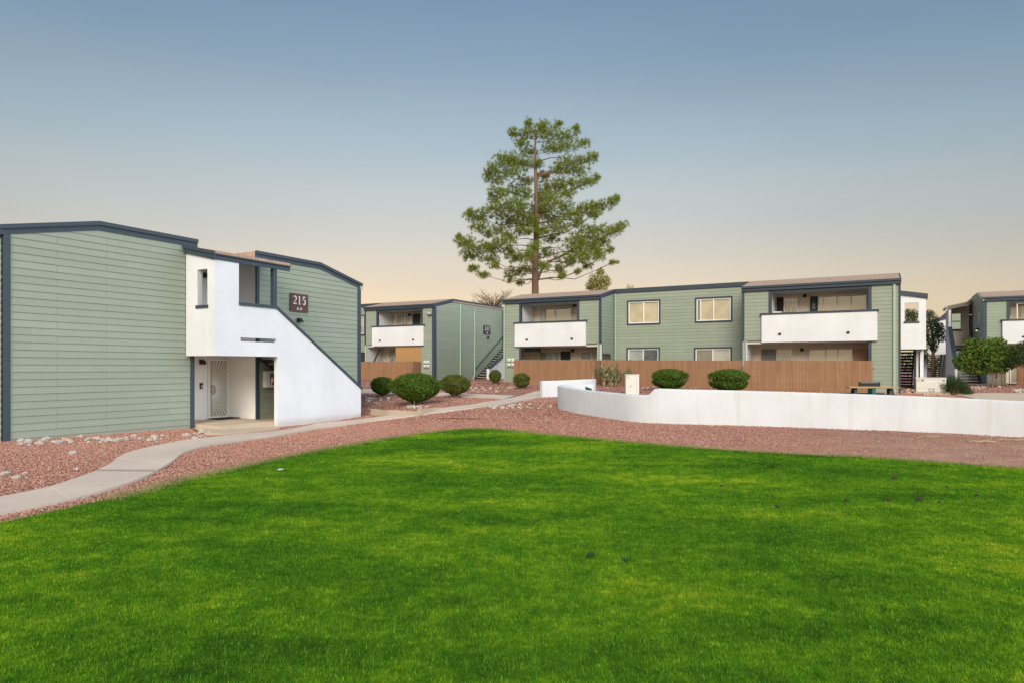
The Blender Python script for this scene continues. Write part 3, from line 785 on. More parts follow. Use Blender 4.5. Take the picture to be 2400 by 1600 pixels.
for x, z, lab in ((-16.38, 4.72, 'black lamp on the upper balcony left of the long green building centre'), (-16.5, 2.13, 'black lamp in the patio below the first white balcony'),
               (-4.04, 4.66, 'black lamp on the back wall of the right-hand balcony'), (-4.17, 2.02, 'black lamp on the patio wall below the right-hand balcony')):
    wall_lamp('wall_lamp', W(b, x, 1.62, z - .02), ANG, lab, 'black wall lamps')
# stair tower behind the right-hand corner
plate('tower_front', (0, 4.8, 0), (1, 0, 0), (0, -1, 0), [(.08, 2.04), (1.10, 2.04), (1.10, 4.58), (.08, 4.8)], [(.33, .94, 3.42, 4.36)], .16, STUC, b)
plate('stair_wall', (1.26, 0, 0), (0, 1, 0), (1, 0, 0), [(4.8, 2.04), (7.1, 2.04), (7.1, -.5), (11, -.5), (11, .93), (7.06, 3.57), (5.62, 3.57), (5.62, 4.56), (4.8, 4.56)], [], .16, STUC, b)
boxes(b, 'window_sill', [(.29, .98, 4.76, 4.98, 3.34, 3.42)], SLATE)
mb = MB(); mb.prism([(0, 4.7, 4.8), (1.34, 4.7, 4.56), (1.34, 4.7, 4.78), (0, 4.7, 5.02)], (0, .08, 0)); mb.prism([(1.28, 4.78, 4.57), (1.34, 4.78, 4.56), (1.34, 4.78, 4.78), (1.28, 4.78, 4.79)], (0, 2.9, 0)); mb.build('fascia', SLATE, b)
mb = MB(); mb.prism([(0, 4.78, 5.02), (1.28, 4.78, 4.79), (1.28, 4.78, 4.73), (0, 4.78, 4.96)], (0, 2.9, 0)); mb.build('tower_roof', ROOF, b)
boxes(b, 'landing_floor', [(-1.3, 1.08, 5.0, 7.3, 2.06, 2.3)], SOFF)
boxes(b, 'corner_post', [(.92, 1.02, 6.9, 7.1, -.4, 2.06)], STUC)
boxes(b, 'landing_post', [(.8, .9, 6.6, 6.7, -.4, 2.06)], STRING)
stair(b, .02, .9, 11.0, 7.2, 2.3, 13, True, -.05, mat=STRING, thick=.1)

# electric meters
def meter(b, x, z, label, group):
    o = empty('electric_meter', W(b, x, -.028, z), ANG, label, 'electric meter', group)
    mb = MB(); mb.tube([(0, 0, 0), (0, -.1, 0), (0, -.13, 0)], [.105, .105, .09], 16); mb.build('dial_housing', VINYL, o)
    mb = MB(); mb.tube([(0, -.128, 0), (0, -.16, 0)], .055, 12); mb.build('dial', METAL, o)
for b_, xx, zz, lb, g in ((bB, -19.72, 1.41, 'round white electric meter in the cluster of four left of the centre fence', 'four meters on the long green building'), ):
    for dx in (-.125, .125):
        for dz in (-.13, .13): meter(b_, xx + dx, zz + dz, lb, g)

# ================================================================== building 217
F7 = .9
b217 = empty('apartment_building', (-5.19, 45.6, F7), ANG, 'green two-storey building with sign 217 and white balcony, behind the round shrubs', 'building', 'sage green apartment buildings')
b = b217
facade_bay(b, -5.9, 0, (-4.78, -1.06), True, (-5.75, -1.06), (-5.2, -.8, (-4.47, -1.61)))
siding(b, (0, 0, 0), (0, 1, 0), (1, 0, 0), [(.1, 4.88), (2.2, 5.36), (9.5, 5.36)], -.5)
siding(b, (0, 2.2, 0), (1, 0, 0), (0, -1, 0), [(-16, 5.36), (-5.9, 5.36)], -.5, [(-8.6, -7.86, 3.9, 4.62), (-9.4, -6.6, -.4, 2.0)])
window(b, -8.6, -7.86, 3.9 - .55, 4.66, 2.14, [BLINDW], True)
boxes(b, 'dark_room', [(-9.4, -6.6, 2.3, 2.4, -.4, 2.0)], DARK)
boxes(b, 'fascia', [(-16, -5.95, 2.12, 2.19, 5.35, 5.58)], SLATE)
boxes(b, 'corner_trim', [(-.02, .05, -.05, .17, -.5, 4.86)], SLATE)
boxes(b, 'corner_trim', [(-.16, -.02, -.045, .0, -.5, 4.86)], SLATE)
boxes(b, 'corner_trim', [(-5.96, -5.86, -.045, .05, 2.42, 4.86)], SLATE)
boxes(b, 'patio_side_wall', [(-5.95, -5.75, .0, 1.66, -.5, 2.37)], STUC)
mb = MB(); fascia_run(mb, [(-.15, 4.83), (2.2, 5.34), (9.6, 5.34)], -.02, 1, .24, .05); mb.build('fascia', SLATE, b)
mb = MB(); mb.prism([(.05, 2.2, 5.56), (.05, 9.6, 5.56), (.05, 9.6, 5.36), (.05, 2.2, 5.36)], (-16, 0, 0)); mb.build('roof', ROOF, b)
siding(b, (0, 12.5, 0), (-1, 0, 0), (0, 1, 0), [(0, 4.86), (16, 4.86)], -.5)
for y, zt in ((3.12, 5.33), (5.05, 5.05)):
    mb = MB(); mb.tube([(.06, y, zt), (.06, y, .3), (.08, y - (.35 if y > 4 else 0), -.1)], .05, 8); mb.build('downspout', GREENPIPE, b)
plate('tower_front', (0, 9.45, 0), (1, 0, 0), (0, -1, 0), rect(.03, 1.3, 2.06, 4.84), [(.25, 1.05, 2.5, 4.6)], .16, STUC, b)
plate('stair_wall', (1.3, 0, 0), (0, 1, 0), (1, 0, 0), [(9.45, 2.06), (11.8, 2.06), (11.8, 4.84), (9.45, 4.84)], [], .14, STUC, b)
plate('stair_wall', (1.3, 0, 0), (0, 1, 0), (1, 0, 0), [(5.1, -.5), (9.44, -.5), (9.44, 2.6), (5.1, .75)], [], .14, STUC, b)
mb = MB(); mb.prism([(1.14, 5.04, .72), (1.14, 5.04, .82), (1.14, 9.45, 2.7), (1.14, 9.45, 2.6)], (.22, 0, 0)); mb.build('cap_rail', SLATE, b)
boxes(b, 'newel_post', [(1.12, 1.33, 4.98, 5.1, -.5, .74)], STUC)
boxes(b, 'corner_post', [(.0, .12, 9.3, 9.44, 2.06, 5.3)], SLATE)
boxes(b, 'tower_roof', [(-.1, 1.4, 9.3, 12, 4.84, 5.1)], SLATE)
stair(b, .08, 1.12, 4.95, 9.4, 2.5, 14, True, -.2)
mb = MB(); mb.tube([(.1, 5.1, .75), (.1, 9.4, 3.35)], .03, 8); mb.build('handrail', BLACK, b)
sliding_door(b, -4.46, -3.42, 2.42, 4.6, 1.7, [BLINDG, BLINDY], [-4.46, -3.95, -3.42])
boxes(b, 'balcony_door', [(-2.98, -2.34, 1.58, 1.66, 2.42, 4.6)], TEALD)
boxes(b, 'balcony_curtain', [(-2.3, -1.6, 1.57, 1.66, 2.42, 4.55)], BLINDT)
boxes(b, 'patio_panel', [(-3.25, -1.08, .02, .1, -.4, 2.25)], BROWNP)
window(b, -5.1, -4.6, .6, 2.1, 1.6, [BLINDG], False, None, True)
mb = MB(); mb.beam((-5.6, .5, 1.2), (-5.0, .5, 2.2), .1, .06, up=(0, 1, 0)); mb.build('patio_brace', STRING, b)
wall_lamp('wall_lamp', W(b, -3.22, 1.62, 4.56), ANG, 'black lamp inside the white balcony of building 217', 'black wall lamps')
wall_lamp('wall_lamp', W(b, .03, 6.95, 3.1), ANG + math.pi/2, 'black lamp on green siding below the 217 sign', 'black wall lamps')
building_sign(b, .028, 6.85, 3.66, 1.0, .66, '217', 'A-H', 'dark sign reading 217 on a green gable wall', m_plain('dark_sign', (.03, .025, .026), .5, .1))
for dx in (-.125, .125):
    for dz in (-.13, .13): meter(b217, -.59 + dx, 1.06 + dz, 'round white electric meter in the cluster of four right of the 217 fence', 'four meters on building 217')
e = empty('flood_light', W(b, -.2, -.03, 4.36), ANG, 'grey flood light high on the corner of building 217', 'flood light')
mb = MB(); mb.tube([(0, 0, 0), (0, -.12, 0)], .05, 10); mb.build('bracket', METAL, e)
mb = MB(); mb.tube([(-.22, -.16, .06), (-.1, -.18, .06), (.06, -.16, .02)], [.1, .11, .05], 12); mb.build('lamp_head', METAL, e)

# ================================================================== building C (right edge)
FC = .79
bC = empty('apartment_building', (27.9, 40.4, FC), ANG, 'green building at the right edge with open stairs facing the camera', 'building', 'sage green apartment buildings')
b = bC
facade_bay(b, 0, 6.2, (1.25, 4.9), True, (1.1, 6.0), (.9, 5.3, (1.9, 4.4)))
siding(b, (0, 0, 0), (0, 1, 0), (-1, 0, 0), [(.1, 4.88), (2.2, 5.36), (5.36, 5.36)], -.5)
siding(b, (0, 0, 0), (0, 1, 0), (-1, 0, 0), [(7.7, 5.36), (10.3, 5.36), (12.4, 4.88)], -.5)
siding(b, (0, 2.2, 0), (1, 0, 0), (0, -1, 0), [(6.2, 5.36), (16, 5.36)], -.5)
siding(b, (0, 12.5, 0), (1, 0, 0), (0, 1, 0), [(0, 4.86), (16, 4.86)], -.5)
boxes(b, 'fascia', [(6.25, 16, 2.12, 2.19, 5.35, 5.58)], SLATE)
boxes(b, 'corner_trim', [(-.05, .16, -.05, .1, -.5, 4.86)], SLATE)
boxes(b, 'corner_trim', [(-.04, .02, 5.26, 5.38, -.5, 5.36)], SLATE)
mb = MB(); fascia_run(mb, [(-.15, 4.83), (2.2, 5.34), (5.36, 5.34)], .02, -1, .24, .05); mb.build('fascia', GREENPIPE, b)
mb = MB(); mb.prism([(-.02, 2.2, 5.56), (-.02, 10.3, 5.56), (-.02, 12.55, 5.05), (-.02, 12.55, 4.9), (-.02, 10.3, 5.36), (-.02, 2.2, 5.36)], (16, 0, 0)); mb.build('roof', ROOF, b)
sliding_door(b, 1.5, 3.6, 2.42, 4.6, 1.7, [BLINDY, BLINDT])
sliding_door(b, 1.5, 3.6, 0, 2.05, 1.7, [BLINDG, BLINDW])
boxes(b, 'balcony_screen', [(1.62, 1.66, .12, .16, 3.6, 4.7), (2.2, 2.24, .12, .16, 3.6, 4.7), (1.66, 2.2, .12, .16, 4.62, 4.68)], VINYL)
plate('stair_wall', (-1.35, 0, 0), (0, 1, 0), (-1, 0, 0), [(.95, -.5), (7.7, -.5), (7.7, 4.84), (5.4, 4.84), (5.4, 3.55), (.95, .98)], [], .14, STUC, b)
mb = MB(); mb.prism([(-1.39, .88, .90), (-1.39, .88, 1.04), (-1.39, 5.45, 3.68), (-1.39, 5.45, 3.54)], (.24, 0, 0)); mb.build('cap_rail', SLATE, b)
boxes(b, 'corner_post', [(-1.33, -1.2, 5.42, 5.55, 3.6, 4.86)], SLATE)
plate('tower_back', (-1.2, 7.6, 0), (1, 0, 0), (0, -1, 0), rect(0, 1.2, 2.1, 5.15), [(.2, .72, 3.6, 4.66)], .12, BEIGE, b)
plate('tower_inner_wall', (0.6, 5.4, 0), (0, 1, 0), (-1, 0, 0), rect(0, 2.2, -.4, 5.2), [], .1, BEIGE, b)
boxes(b, 'window_sill', [(-1.02, -.44, 7.45, 7.62, 3.52, 3.6), (-.98, -.5, 7.62, 7.66, 4.1, 4.16)], BLACK)
boxes(b, 'landing_floor', [(-1.2, .5, 5.36, 7.5, 2.1, 2.42)], m_plain('brown_landing', (.17, .11, .08), .8))
mb = MB(); mb.prism([(.05, 5.3, 5.12), (-1.42, 5.3, 4.80), (-1.42, 5.3, 4.93), (.05, 5.3, 5.25)], (0, .06, 0)); mb.prism([(.05, 5.26, 5.25), (-1.42, 5.26, 4.93), (-1.42, 5.26, 5.04), (.05, 5.26, 5.36)], (0, .06, 0)); mb.build('fascia', m_plain('weathered_fascia', (.22, .18, .16), .7), b)
mb = MB(); mb.prism([(.05, 5.34, 5.3), (-1.42, 5.34, 4.98), (-1.42, 5.34, 5.04), (.05, 5.34, 5.36)], (0, 2.4, 0)); mb.build('tower_roof', ROOF, b)
boxes(b, 'gutter', [(-1.52, -1.42, 5.26, 7.7, 4.88, 5.02)], GREENPIPE)
stair(b, -1.2, -.06, .75, 5.3, 2.42, 13, True, -.02)
mb = MB(); mb.tube([(-.1, 3.3, 2.35), (-.1, 5.2, 3.4)], .03, 8); mb.build('handrail', BLACK, b)
boxes(b, 'stair_pad', [(-1.4, .1, -.5, .9, -.4, -.02)], CONCT, .01)
wall_lamp('wall_lamp', W(b, -.03, 2.0, 3.3), ANG - math.pi/2, 'lit black lamp on the side wall of the right-edge building', 'black wall lamps', True)
boxes(b, 'unit_number_strip', [(-.05, -.026, 1.5, 1.7, 3.6, 4.3)], WHITE)

# ================================================================== far stair tower (between the two right-hand buildings)
bD = empty('apartment_building', (34.19, 53.5, .8), ANG, 'far white stair tower with open treads between the two right-hand buildings', 'building', 'sage green apartment buildings')
b = bD
plate('tower_front', (-1.35, 4.4, 0), (1, 0, 0), (0, -1, 0), [(0, 2.06), (1.6, 2.06), (1.6, 5.0), (0, 4.6)], [], .14, STUC, b)
mb = MB(); mb.prism([(-1.45, 4.3, 4.58), (.3, 4.3, 5.02), (.3, 4.3, 5.24), (-1.45, 4.3, 4.8)], (0, .08, 0)); mb.build('fascia', SLATE, b)
boxes(b, 'corner_post', [(-1.37, -1.12, 6.3, 6.6, -.4, 2.06)], STUC)
stair(b, -1.1, .1, 10.5, 6.6, 2.3, 13, True, 0, mat=STRING, thick=.1)
siding(b, (.2, 0, 0), (0, 1, 0), (-1, 0, 0), [(4.4, 5.36), (12, 5.36)], -.5)
siding(b, (0, 12, 0), (1, 0, 0), (0, -1, 0), [(.2, 5.36), (14, 5.36)], -.5)
siding(b, (0, 4.42, 0), (1, 0, 0), (0, -1, 0), [(.25, 5.36), (14, 5.36)], -.5)
boxes(b, 'landing_floor', [(-1.2, .2, 4.5, 6.6, 2.08, 2.3)], SOFF)
boxes(b, 'roof', [(.2, 14, 4.4, 12, 5.36, 5.6)], ROOF)

# ================================================================== ground
def axis(lo, hi, fine0, fine1, st):
    a = list(np.arange(fine0, fine1 + 1e-6, st)); s = st; x = fine1
    while x < hi: s *= 1.35; x += s; a.append(x)
    s = st; x = fine0; pre = []
    while x > lo: s *= 1.35; x -= s; pre.append(x)
    return np.array(pre[::-1] + a)
xs = axis(-1500, 1500, -30, 42, .4); ys = axis(-600, 2500, -4, 66, .4)
XX, YY = np.meshgrid(xs, ys); ZZ = hgt(XX, YY)
nz = .012 * np.sin(XX * 3.1 + 1.7 * np.sin(YY * 2.3)) * np.cos(YY * 2.7 + XX)
_lawnmask = (YY < 13)
ZZ = ZZ + np.where(_lawnmask, -.01, nz) - .012
nx, ny = len(xs), len(ys)
idx = np.arange(nx * ny).reshape(ny, nx)
fc = np.stack([idx[:-1, :-1], idx[:-1, 1:], idx[1:, 1:], idx[1:, :-1]], -1).reshape(-1, 4)
me = np_mesh('ground', np.stack([XX.ravel(), YY.ravel(), ZZ.ravel()], -1), fc)
ground = link('ground', me, GRAVEL, None, True); tag(ground, 'red gravel ground sheet between lawn and buildings', kind='structure')

def resample(pts, n):
    P = np.array([[p[0], p[1]] for p in pts], float)
    d = np.concatenate([[0], np.cumsum(np.hypot(*np.diff(P, axis=0).T))])
    t = np.linspace(0, d[-1], n)
    return np.stack([np.interp(t, d, P[:, 0]), np.interp(t, d, P[:, 1])], -1), d[-1]
def smooth(P, k=3):
    for _ in range(k):
        Q = P.copy(); Q[1:-1] = (P[:-2] + 2 * P[1:-1] + P[2:]) / 4; P = Q
    return P
def strip(name, A, B, n, m, lift, mat, skirt=.08, joint=None, sm=3, wob=0):
    a, la = resample(A, n); c, lb = resample(B, n)
    a = smooth(a, sm); c = smooth(c, sm)
    rows = []; dz = []
    L = max(la, lb)
    if joint:
        js = np.arange(joint * .6, L, joint) / L
        t0 = np.linspace(0, 1, n); ts = [(t, 0) for t in t0 if np.all(np.abs(js - t) > .05 / L)]
        for j in js: ts += [(j - .016 / L, 0), (j - .006 / L, -.010), (j + .006 / L, -.010), (j + .016 / L, 0)]
        ts = sorted(ts); tt = np.array([q[0] for q in ts]); dz = np.array([q[1] for q in ts])
        a = np.stack([np.interp(tt, t0, a[:, k]) for k in (0, 1)], -1); c = np.stack([np.interp(tt, t0, c[:, k]) for k in (0, 1)], -1)
        n = len(tt)
    else: dz = np.zeros(n)
    u = np.linspace(0, 1, m)
    P = a[:, None, :] * (1 - u)[None, :, None] + c[:, None, :] * u[None, :, None]
    Z = hgt(P[..., 0], P[..., 1]) + lift + dz[:, None]
    vv = np.concatenate([P, Z[..., None]], -1)
    lo = vv[:, :1].copy(); lo[..., 2] -= skirt + lift; hi = vv[:, -1:].copy(); hi[..., 2] -= skirt + lift
    vv = np.concatenate([lo, vv, hi], 1); m2 = m + 2
    idx = np.arange(n * m2).reshape(n, m2)
    fc = np.stack([idx[:-1, :-1], idx[1:, :-1], idx[1:, 1:], idx[:-1, 1:]], -1).reshape(-1, 4)
    me = np_mesh(name, vv.reshape(-1, 3), fc)
    o = link(name, me, mat, None, False); return o, a, c

up = [(-260,1212),(-120,1192),(0,1168),(109,1148),(223,1108),(261,1088),(277,1073),(300,1062),(326,1055),(380,1043),(435,1032),(540,1021),(639,1013),(749,992),(912,974),(987,964),(1106,949),(1170,938),(1214,929),(1240,922),(1256,917)]
lw = [(-260,1260),(-120,1232),(0,1206),(109,1186),(226,1159),(326,1126),(365,1107),(408,1080),(418,1070),(432,1061),(476,1047),(560,1034),(639,1024),(749,1004),(868,987),(987,972),(1106,957),(1195,945),(1262,931),(1285,924),(1300,918)]
UPW = [at(*p) for p in up]; LWW = [at(*p) for p in lw]
path, pa, pc = strip('path', UPW, LWW, 130, 7, .035, CONC, joint=3.3)
tag(path, 'pale concrete footpath curving past building 215', kind='structure')
side_a = [at(*p) for p in [(835,911),(950,914.5),(1085,922.5),(1150,925),(1209,927)]]
side_b = [at(*p) for p in [(830,920),(950,922.5),(1085,929.5),(1140,932),(1180,935.5)]]
o, sa, sb = strip('side_path', side_a, side_b, 50, 4, .03, CONC); tag(o, 'narrow concrete walkway in front of building 217', kind='structure')
sm_a = [at(*p) for p in [(226,1104.5),(290,1104.5),(363,1105.5)]]; sm_b = [at(*p) for p in [(226,1108.5),(290,1109),(360,1109)]]
o, _x, _y = strip('path_seam', sm_a, sm_b, 20, 3, .0395, m_concrete('worn_seam', (.36, .30, .24)), .0, sm=0); tag(o, 'worn dark seam across the footpath', kind='structure')
# porch slab
pl_a = [Vector(W(b215, x, y, 0)) for x, y in ((-1.5, 5.0), (-1.5, 7.45))]
slab = MB()
slab.box(-1.5, .0, 5.04, 7.5, -.35, .012); slab.box(.0, 1.14, 5.1, 10.95, -.35, .0)
o = slab.build('porch_slab', CONCT, None, bevel=.01); o.location = b215.location; o.rotation_euler = (0, 0, ANG); tag(o, 'tan concrete porch slab under the stair tower', kind='structure')
ap_a = [at(*p) for p in [(452,1004),(500,1001),(560,998),(652,998)]]
ap_b = [at(*p) for p in [(478,1017),(520,1018),(580,1014),(656,1006)]]
o, qa, qb = strip('porch_apron', ap_a, ap_b, 24, 5, .03, CONCT, sm=0); tag(o, 'tan concrete apron between porch and footpath', kind='structure')
r_a = [at(*p) for p in [(2236,925),(2300,921),(2400,921.5),(2600,923)]]
r_b = [at(*p) for p in [(2300,939),(2340,941),(2400,944),(2600,955)]]
o, ra, rb = strip('right_path', r_a, r_b, 24, 5, .03, CONCT); tag(o, 'tan concrete walkway behind the white wall at right', kind='structure')

# lawn
edge_px = [(-420,1300),(-200,1262),(0,1228),(160,1191),(250,1172),(326,1154),(381,1136),(450,1118),(517,1104),(639,1077),(700,1064),(800,1046),(900,1028),(1000,1014),(1050,1008),(1110,1004),(1160,1005),(1210,1010),(1270,1017),(1340,1023),(1400,1029),(1500,1038),(1600,1047),(1750,1058),(1850,1064),(1950,1068),(2050,1073),(2150,1080),(2250,1088),(2330,1094),(2400,1098),(2600,1112),(2900,1135)]
EDGE = np.array([list(at(*p))[:2] for p in edge_px])
e_s, _l = resample([(x, y) for x, y in EDGE], 160); e_s = smooth(e_s, 4)
low = np.stack([np.linspace(-9, 11, 160), np.full(160, -3.0)], -1)
lawn, la, lb = strip('lawn', [tuple(p) for p in e_s], [tuple(p) for p in low], 160, 60, .012, TURF, .05, sm=0)
tag(lawn, 'wide mown green lawn in the foreground', kind='structure')
POLY = np.concatenate([e_s, low[::-1]])
def inside(P, poly):
    x, y = P[:, 0], P[:, 1]; c = np.zeros(len(P), bool)
    j = len(poly) - 1
    for i in range(len(poly)):
        xi, yi = poly[i]; xj, yj = poly[j]
        m = ((yi > y) != (yj > y)) & (x < (xj - xi) * (y - yi) / (yj - yi + 1e-12) + xi)
        c ^= m; j = i
    return c

def blades(P, hmin, hmax, w, lean=.5, seg=True):
    n = len(P); z = hgt(P[:, 0], P[:, 1]) + .005
    a = rng.uniform(0, 2 * np.pi, n); d = np.stack([np.cos(a), np.sin(a), np.zeros(n)], -1)
    s = np.stack([-np.sin(a), np.cos(a), np.zeros(n)], -1)
    h = rng.uniform(hmin, hmax, n)[:, None]; ln = (rng.uniform(.1, 1., n) * lean)[:, None]
    ww = (w * rng.uniform(.7, 1.3, n))[:, None]
    b = np.concatenate([P, z[:, None]], -1); up = np.array([[0, 0, 1.0]])
    b0 = b - s * ww; b1 = b + s * ww
    mid = b + up * h * .6 + d * h * ln * .3; m0 = mid - s * ww * .75; m1 = mid + s * ww * .75
    tip = b + up * h * .95 + d * h * ln
    vv = np.stack([b0, b1, m0, m1, tip], 1).reshape(-1, 3)
    k = np.arange(n)[:, None] * 5
    f = np.concatenate([k + [[0, 1, 3]], k + [[0, 3, 2]], k + [[2, 3, 4]]], 1).reshape(-1, 3)
    return vv, f
def scatter(n, xmin, xmax, ymin, ymax): return np.stack([rng.uniform(xmin, xmax, n), rng.uniform(ymin, ymax, n)], -1)
vs, fs, off = [], [], 0
for (y0, y1, dens, hmin, hmax, w) in ((2.2, 5.5, 8500, .014, .036, .0021), (5.5, 8, 4600, .014, .034, .0030), (8, 11.5, 3000, .014, .032, .0042), (11.5, 20, 1800, .014, .032, .006)):
    xw = .80 * y1 + 1.2
    P = scatter(int(dens * (y1 - y0) * 2 * xw), -xw, xw, y0, y1)
    P = P[np.abs(P[:, 0]) < .80 * P[:, 1] + 1.0]
    P = P[inside(P + rng.normal(0, .05, P.shape), POLY)]
    v, f = blades(P, hmin, hmax, w, .95); vs.append(v); fs.append(f + off); off += len(v)
me = np_mesh('lawn_grass', np.concatenate(vs), np.concatenate(fs))
o = link('lawn_grass', me, GRASS); tag(o, 'short mown green grass with lighter yellow-green patches', 'grass', kind='stuff')
# dry straw fringe along the lawn edge
seg = rng.integers(15, 150, 30000)
P = e_s[seg] + (e_s[np.minimum(seg + 1, 159)] - e_s[seg]) * rng.uniform(0, 1, (30000, 1)) + rng.normal(0, .11, (30000, 2)) + np.array([[0, .09]])
v, f = blades(P, .012, .035, .006, 1.4); me = np_mesh('dry_grass_fringe', v, f)
o = link('dry_grass_fringe', me, STRAW); tag(o, 'straw-coloured dry grass fringe along the lawn edge', 'dry grass', kind='stuff')

# loose gravel
OCT = np.array([(1,0,0),(-1,0,0),(0,1,0),(0,-1,0),(0,0,1),(0,0,-1)], float)
OF = np.array([(0,2,4),(2,1,4),(1,3,4),(3,0,4),(2,0,5),(1,2,5),(3,1,5),(0,3,5)])
def pathpoly(a, c): return np.concatenate([a, c[::-1]])
AVOID = [pathpoly(pa, pc), pathpoly(sa, sb), pathpoly(qa, qb), pathpoly(ra, rb)]
b_avoid = [np.array([W(b215, x, y, 0)[:2] for x, y in ((-14, -.0), (.03, -.0), (.03, 5), (1.2, 5), (1.2, 11), (0, 12.5), (-14, 12.5))])]
vs, fs, off = [], [], 0
for (y0, y1, dens, s0, s1) in ((7, 15, 950, .007, .016), (15, 21, 620, .009, .019), (21, 30, 230, .012, .026), (30, 42, 40, .02, .04)):
    xw = .8 * y1
    P = scatter(int(dens * (y1 - y0) * 2 * xw), -xw, xw, y0, y1); P = P[np.abs(P[:, 0]) < .8 * P[:, 1] + 1]
    k = ~inside(P + rng.normal(0, .06, P.shape), POLY)
    k &= ~((P[:, 0] > 3.5) & (P[:, 1] < 18.5) & (rng.uniform(0, 1, len(P)) < np.clip((P[:, 0] - 3) / 7, 0, .8)))
    for q in AVOID: k &= ~inside(P, q)
    for q in b_avoid: k &= ~inside(P, q)
    P = P[k]; n = len(P)
    sc = rng.uniform(s0, s1, (n, 1, 1)) * rng.uniform(.6, 1.3, (n, 6, 1)) * np.array([[[1, 1, .7]]])
    a = rng.uniform(0, 2 * np.pi, n); R = np.zeros((n, 3, 3)); R[:, 0, 0] = np.cos(a); R[:, 0, 1] = -np.sin(a); R[:, 1, 0] = np.sin(a); R[:, 1, 1] = np.cos(a); R[:, 2, 2] = 1
    tl = rng.normal(0, .4, n); T = np.zeros((n, 3, 3)); T[:, 0, 0] = 1; T[:, 1, 1] = np.cos(tl); T[:, 1, 2] = -np.sin(tl); T[:, 2, 1] = np.sin(tl); T[:, 2, 2] = np.cos(tl)
    v = np.einsum('nij,nkj->nki', R @ T, OCT[None] * sc)
    v += np.concatenate([P, (hgt(P[:, 0], P[:, 1]) + s0 * .2)[:, None]], -1)[:, None, :]
    vs.append(v.reshape(-1, 3)); fs.append((np.arange(n)[:, None, None] * 6 + OF[None]).reshape(-1, 3) + off); off += n * 6
me = np_mesh('gravel', np.concatenate(vs), np.concatenate(fs))
o = link('gravel', me, STONES); tag(o, 'loose crushed red and pink gravel around lawn and paths', 'gravel', kind='stuff')

# ------------------------------------------------------------------ rocks
rock_meshes = []
for s in range(8):
    bm = bmesh.new(); bmesh.ops.create_icosphere(bm, subdivisions=2, radius=1.0)
    r = random.Random(s); fl = (r.uniform(.9, 1.3), r.uniform(.7, 1.0), r.uniform(.5, .75))
    cuts = [(Vector((r.gauss(0, 1), r.gauss(0, 1), r.gauss(0, 1))).normalized(), r.uniform(.55, .85)) for _ in range(9)]
    for v in bm.verts:
        p = v.co.copy()
        for nn, dd in cuts:
            e_ = p.dot(nn) - dd
            if e_ > 0: p -= nn * e_ * .9
        v.co = Vector((p.x * fl[0], p.y * fl[1], p.z * fl[2])) * (1 + r.uniform(-.03, .03))
    me = bpy.data.meshes.new('rock'); bm.to_mesh(me); bm.free(); me.materials.append(ROCK); rock_meshes.append(me)
def rock(px, py, size, label, group=None):
    p = at(px, py); o = bpy.data.objects.new('rock', random.choice(rock_meshes)); COL.objects.link(o)
    s = size / 2; o.scale = (s, s * random.uniform(.8, 1.1), s * random.uniform(.8, 1.2)); o.location = (p.x, p.y, p.z + s * .25); o.rotation_euler = (random.uniform(-.2, .2), random.uniform(-.2, .2), random.uniform(0, 6.28))
    tag(o, label, 'rock', group)
def along(pl):
    L = [math.dist(a, b) for a, b in zip(pl, pl[1:])]; t = random.uniform(0, sum(L))
    for (a, b), l in zip(zip(pl, pl[1:]), L):
        if t <= l: return (a[0] + (b[0] - a[0]) * t / l, a[1] + (b[1] - a[1]) * t / l)
        t -= l
    return pl[-1]
for pl, n, jx, jy, s0, s1, lab, g in (
    ([(25,1038),(90,1036),(160,1033),(230,1031),(300,1029),(370,1025),(430,1019),(500,1013)], 85, 8, 4.0, .06, .2, 'pale rock in the row of stones along the foot of building 215', 'rocks along the foot of building 215'),
    ([(1090,908),(1150,912),(1200,908),(1170,916)], 46, 12, 3.5, .07, .16, 'small pale rock scattered before the 217 stairs', 'rocks before the 217 stairs'),
    ([(945,953),(985,953)], 16, 6, 2.5, .1, .2, 'cream rock inside the curb under the biggest shrub', 'rocks under the biggest shrub'),
    ([(852,945),(870,935),(905,926),(925,935)], 42, 14, 7, .07, .17, 'grey rock scattered left of the biggest shrub', 'rocks left of the biggest shrub'),
    ([(1150,956),(1200,953),(1250,951),(1300,951)], 30, 8, 3, .09, .2, 'tan rock in the row left of the white wall end', 'rocks left of the white wall end'),
    ([(2100,908),(2150,922),(2190,926)], 18, 10, 3, .1, .22, 'pale rock on gravel around the C2 box', 'rocks around the C2 box'),
    ([(2260,912),(2300,906),(2360,905)], 18, 12, 2, .1, .22, 'rock in the line edging the bed by the right building', 'rocks edging the right bed'),
    ([(2380,915),(2399,918)], 9, 6, 3, .14, .28, 'pale rock in the pile at the right picture edge', 'rocks at the right edge'),
    ([(1500,905),(1530,905)], 8, 6, 4, .1, .2, 'pale rock on gravel right of the white pedestal', 'rocks right of the white pedestal'),
    ([(1400,897),(1425,897)], 7, 8, 2, .1, .2, 'tan rock at the foot of the cactus', 'rocks at the foot of the cactus')):
    for _ in range(n):
        x, y = along(pl); rock(x + random.gauss(0, jx), y + random.gauss(0, jy), random.uniform(s0, s1), lab, g)
rock(168, 1063, .17, 'lone white rock lying on the gravel left of the footpath')
rock(14, 1112, .17, 'large pale rock at the left picture edge above the footpath')
rock(38, 1120, .15, 'second pale rock from the left picture edge, lowest of three')
rock(58, 1111, .13, 'pale rock right of the two at the left picture edge')
rock(180, 1099, .08, 'small pinkish rock on gravel below the lone white rock')

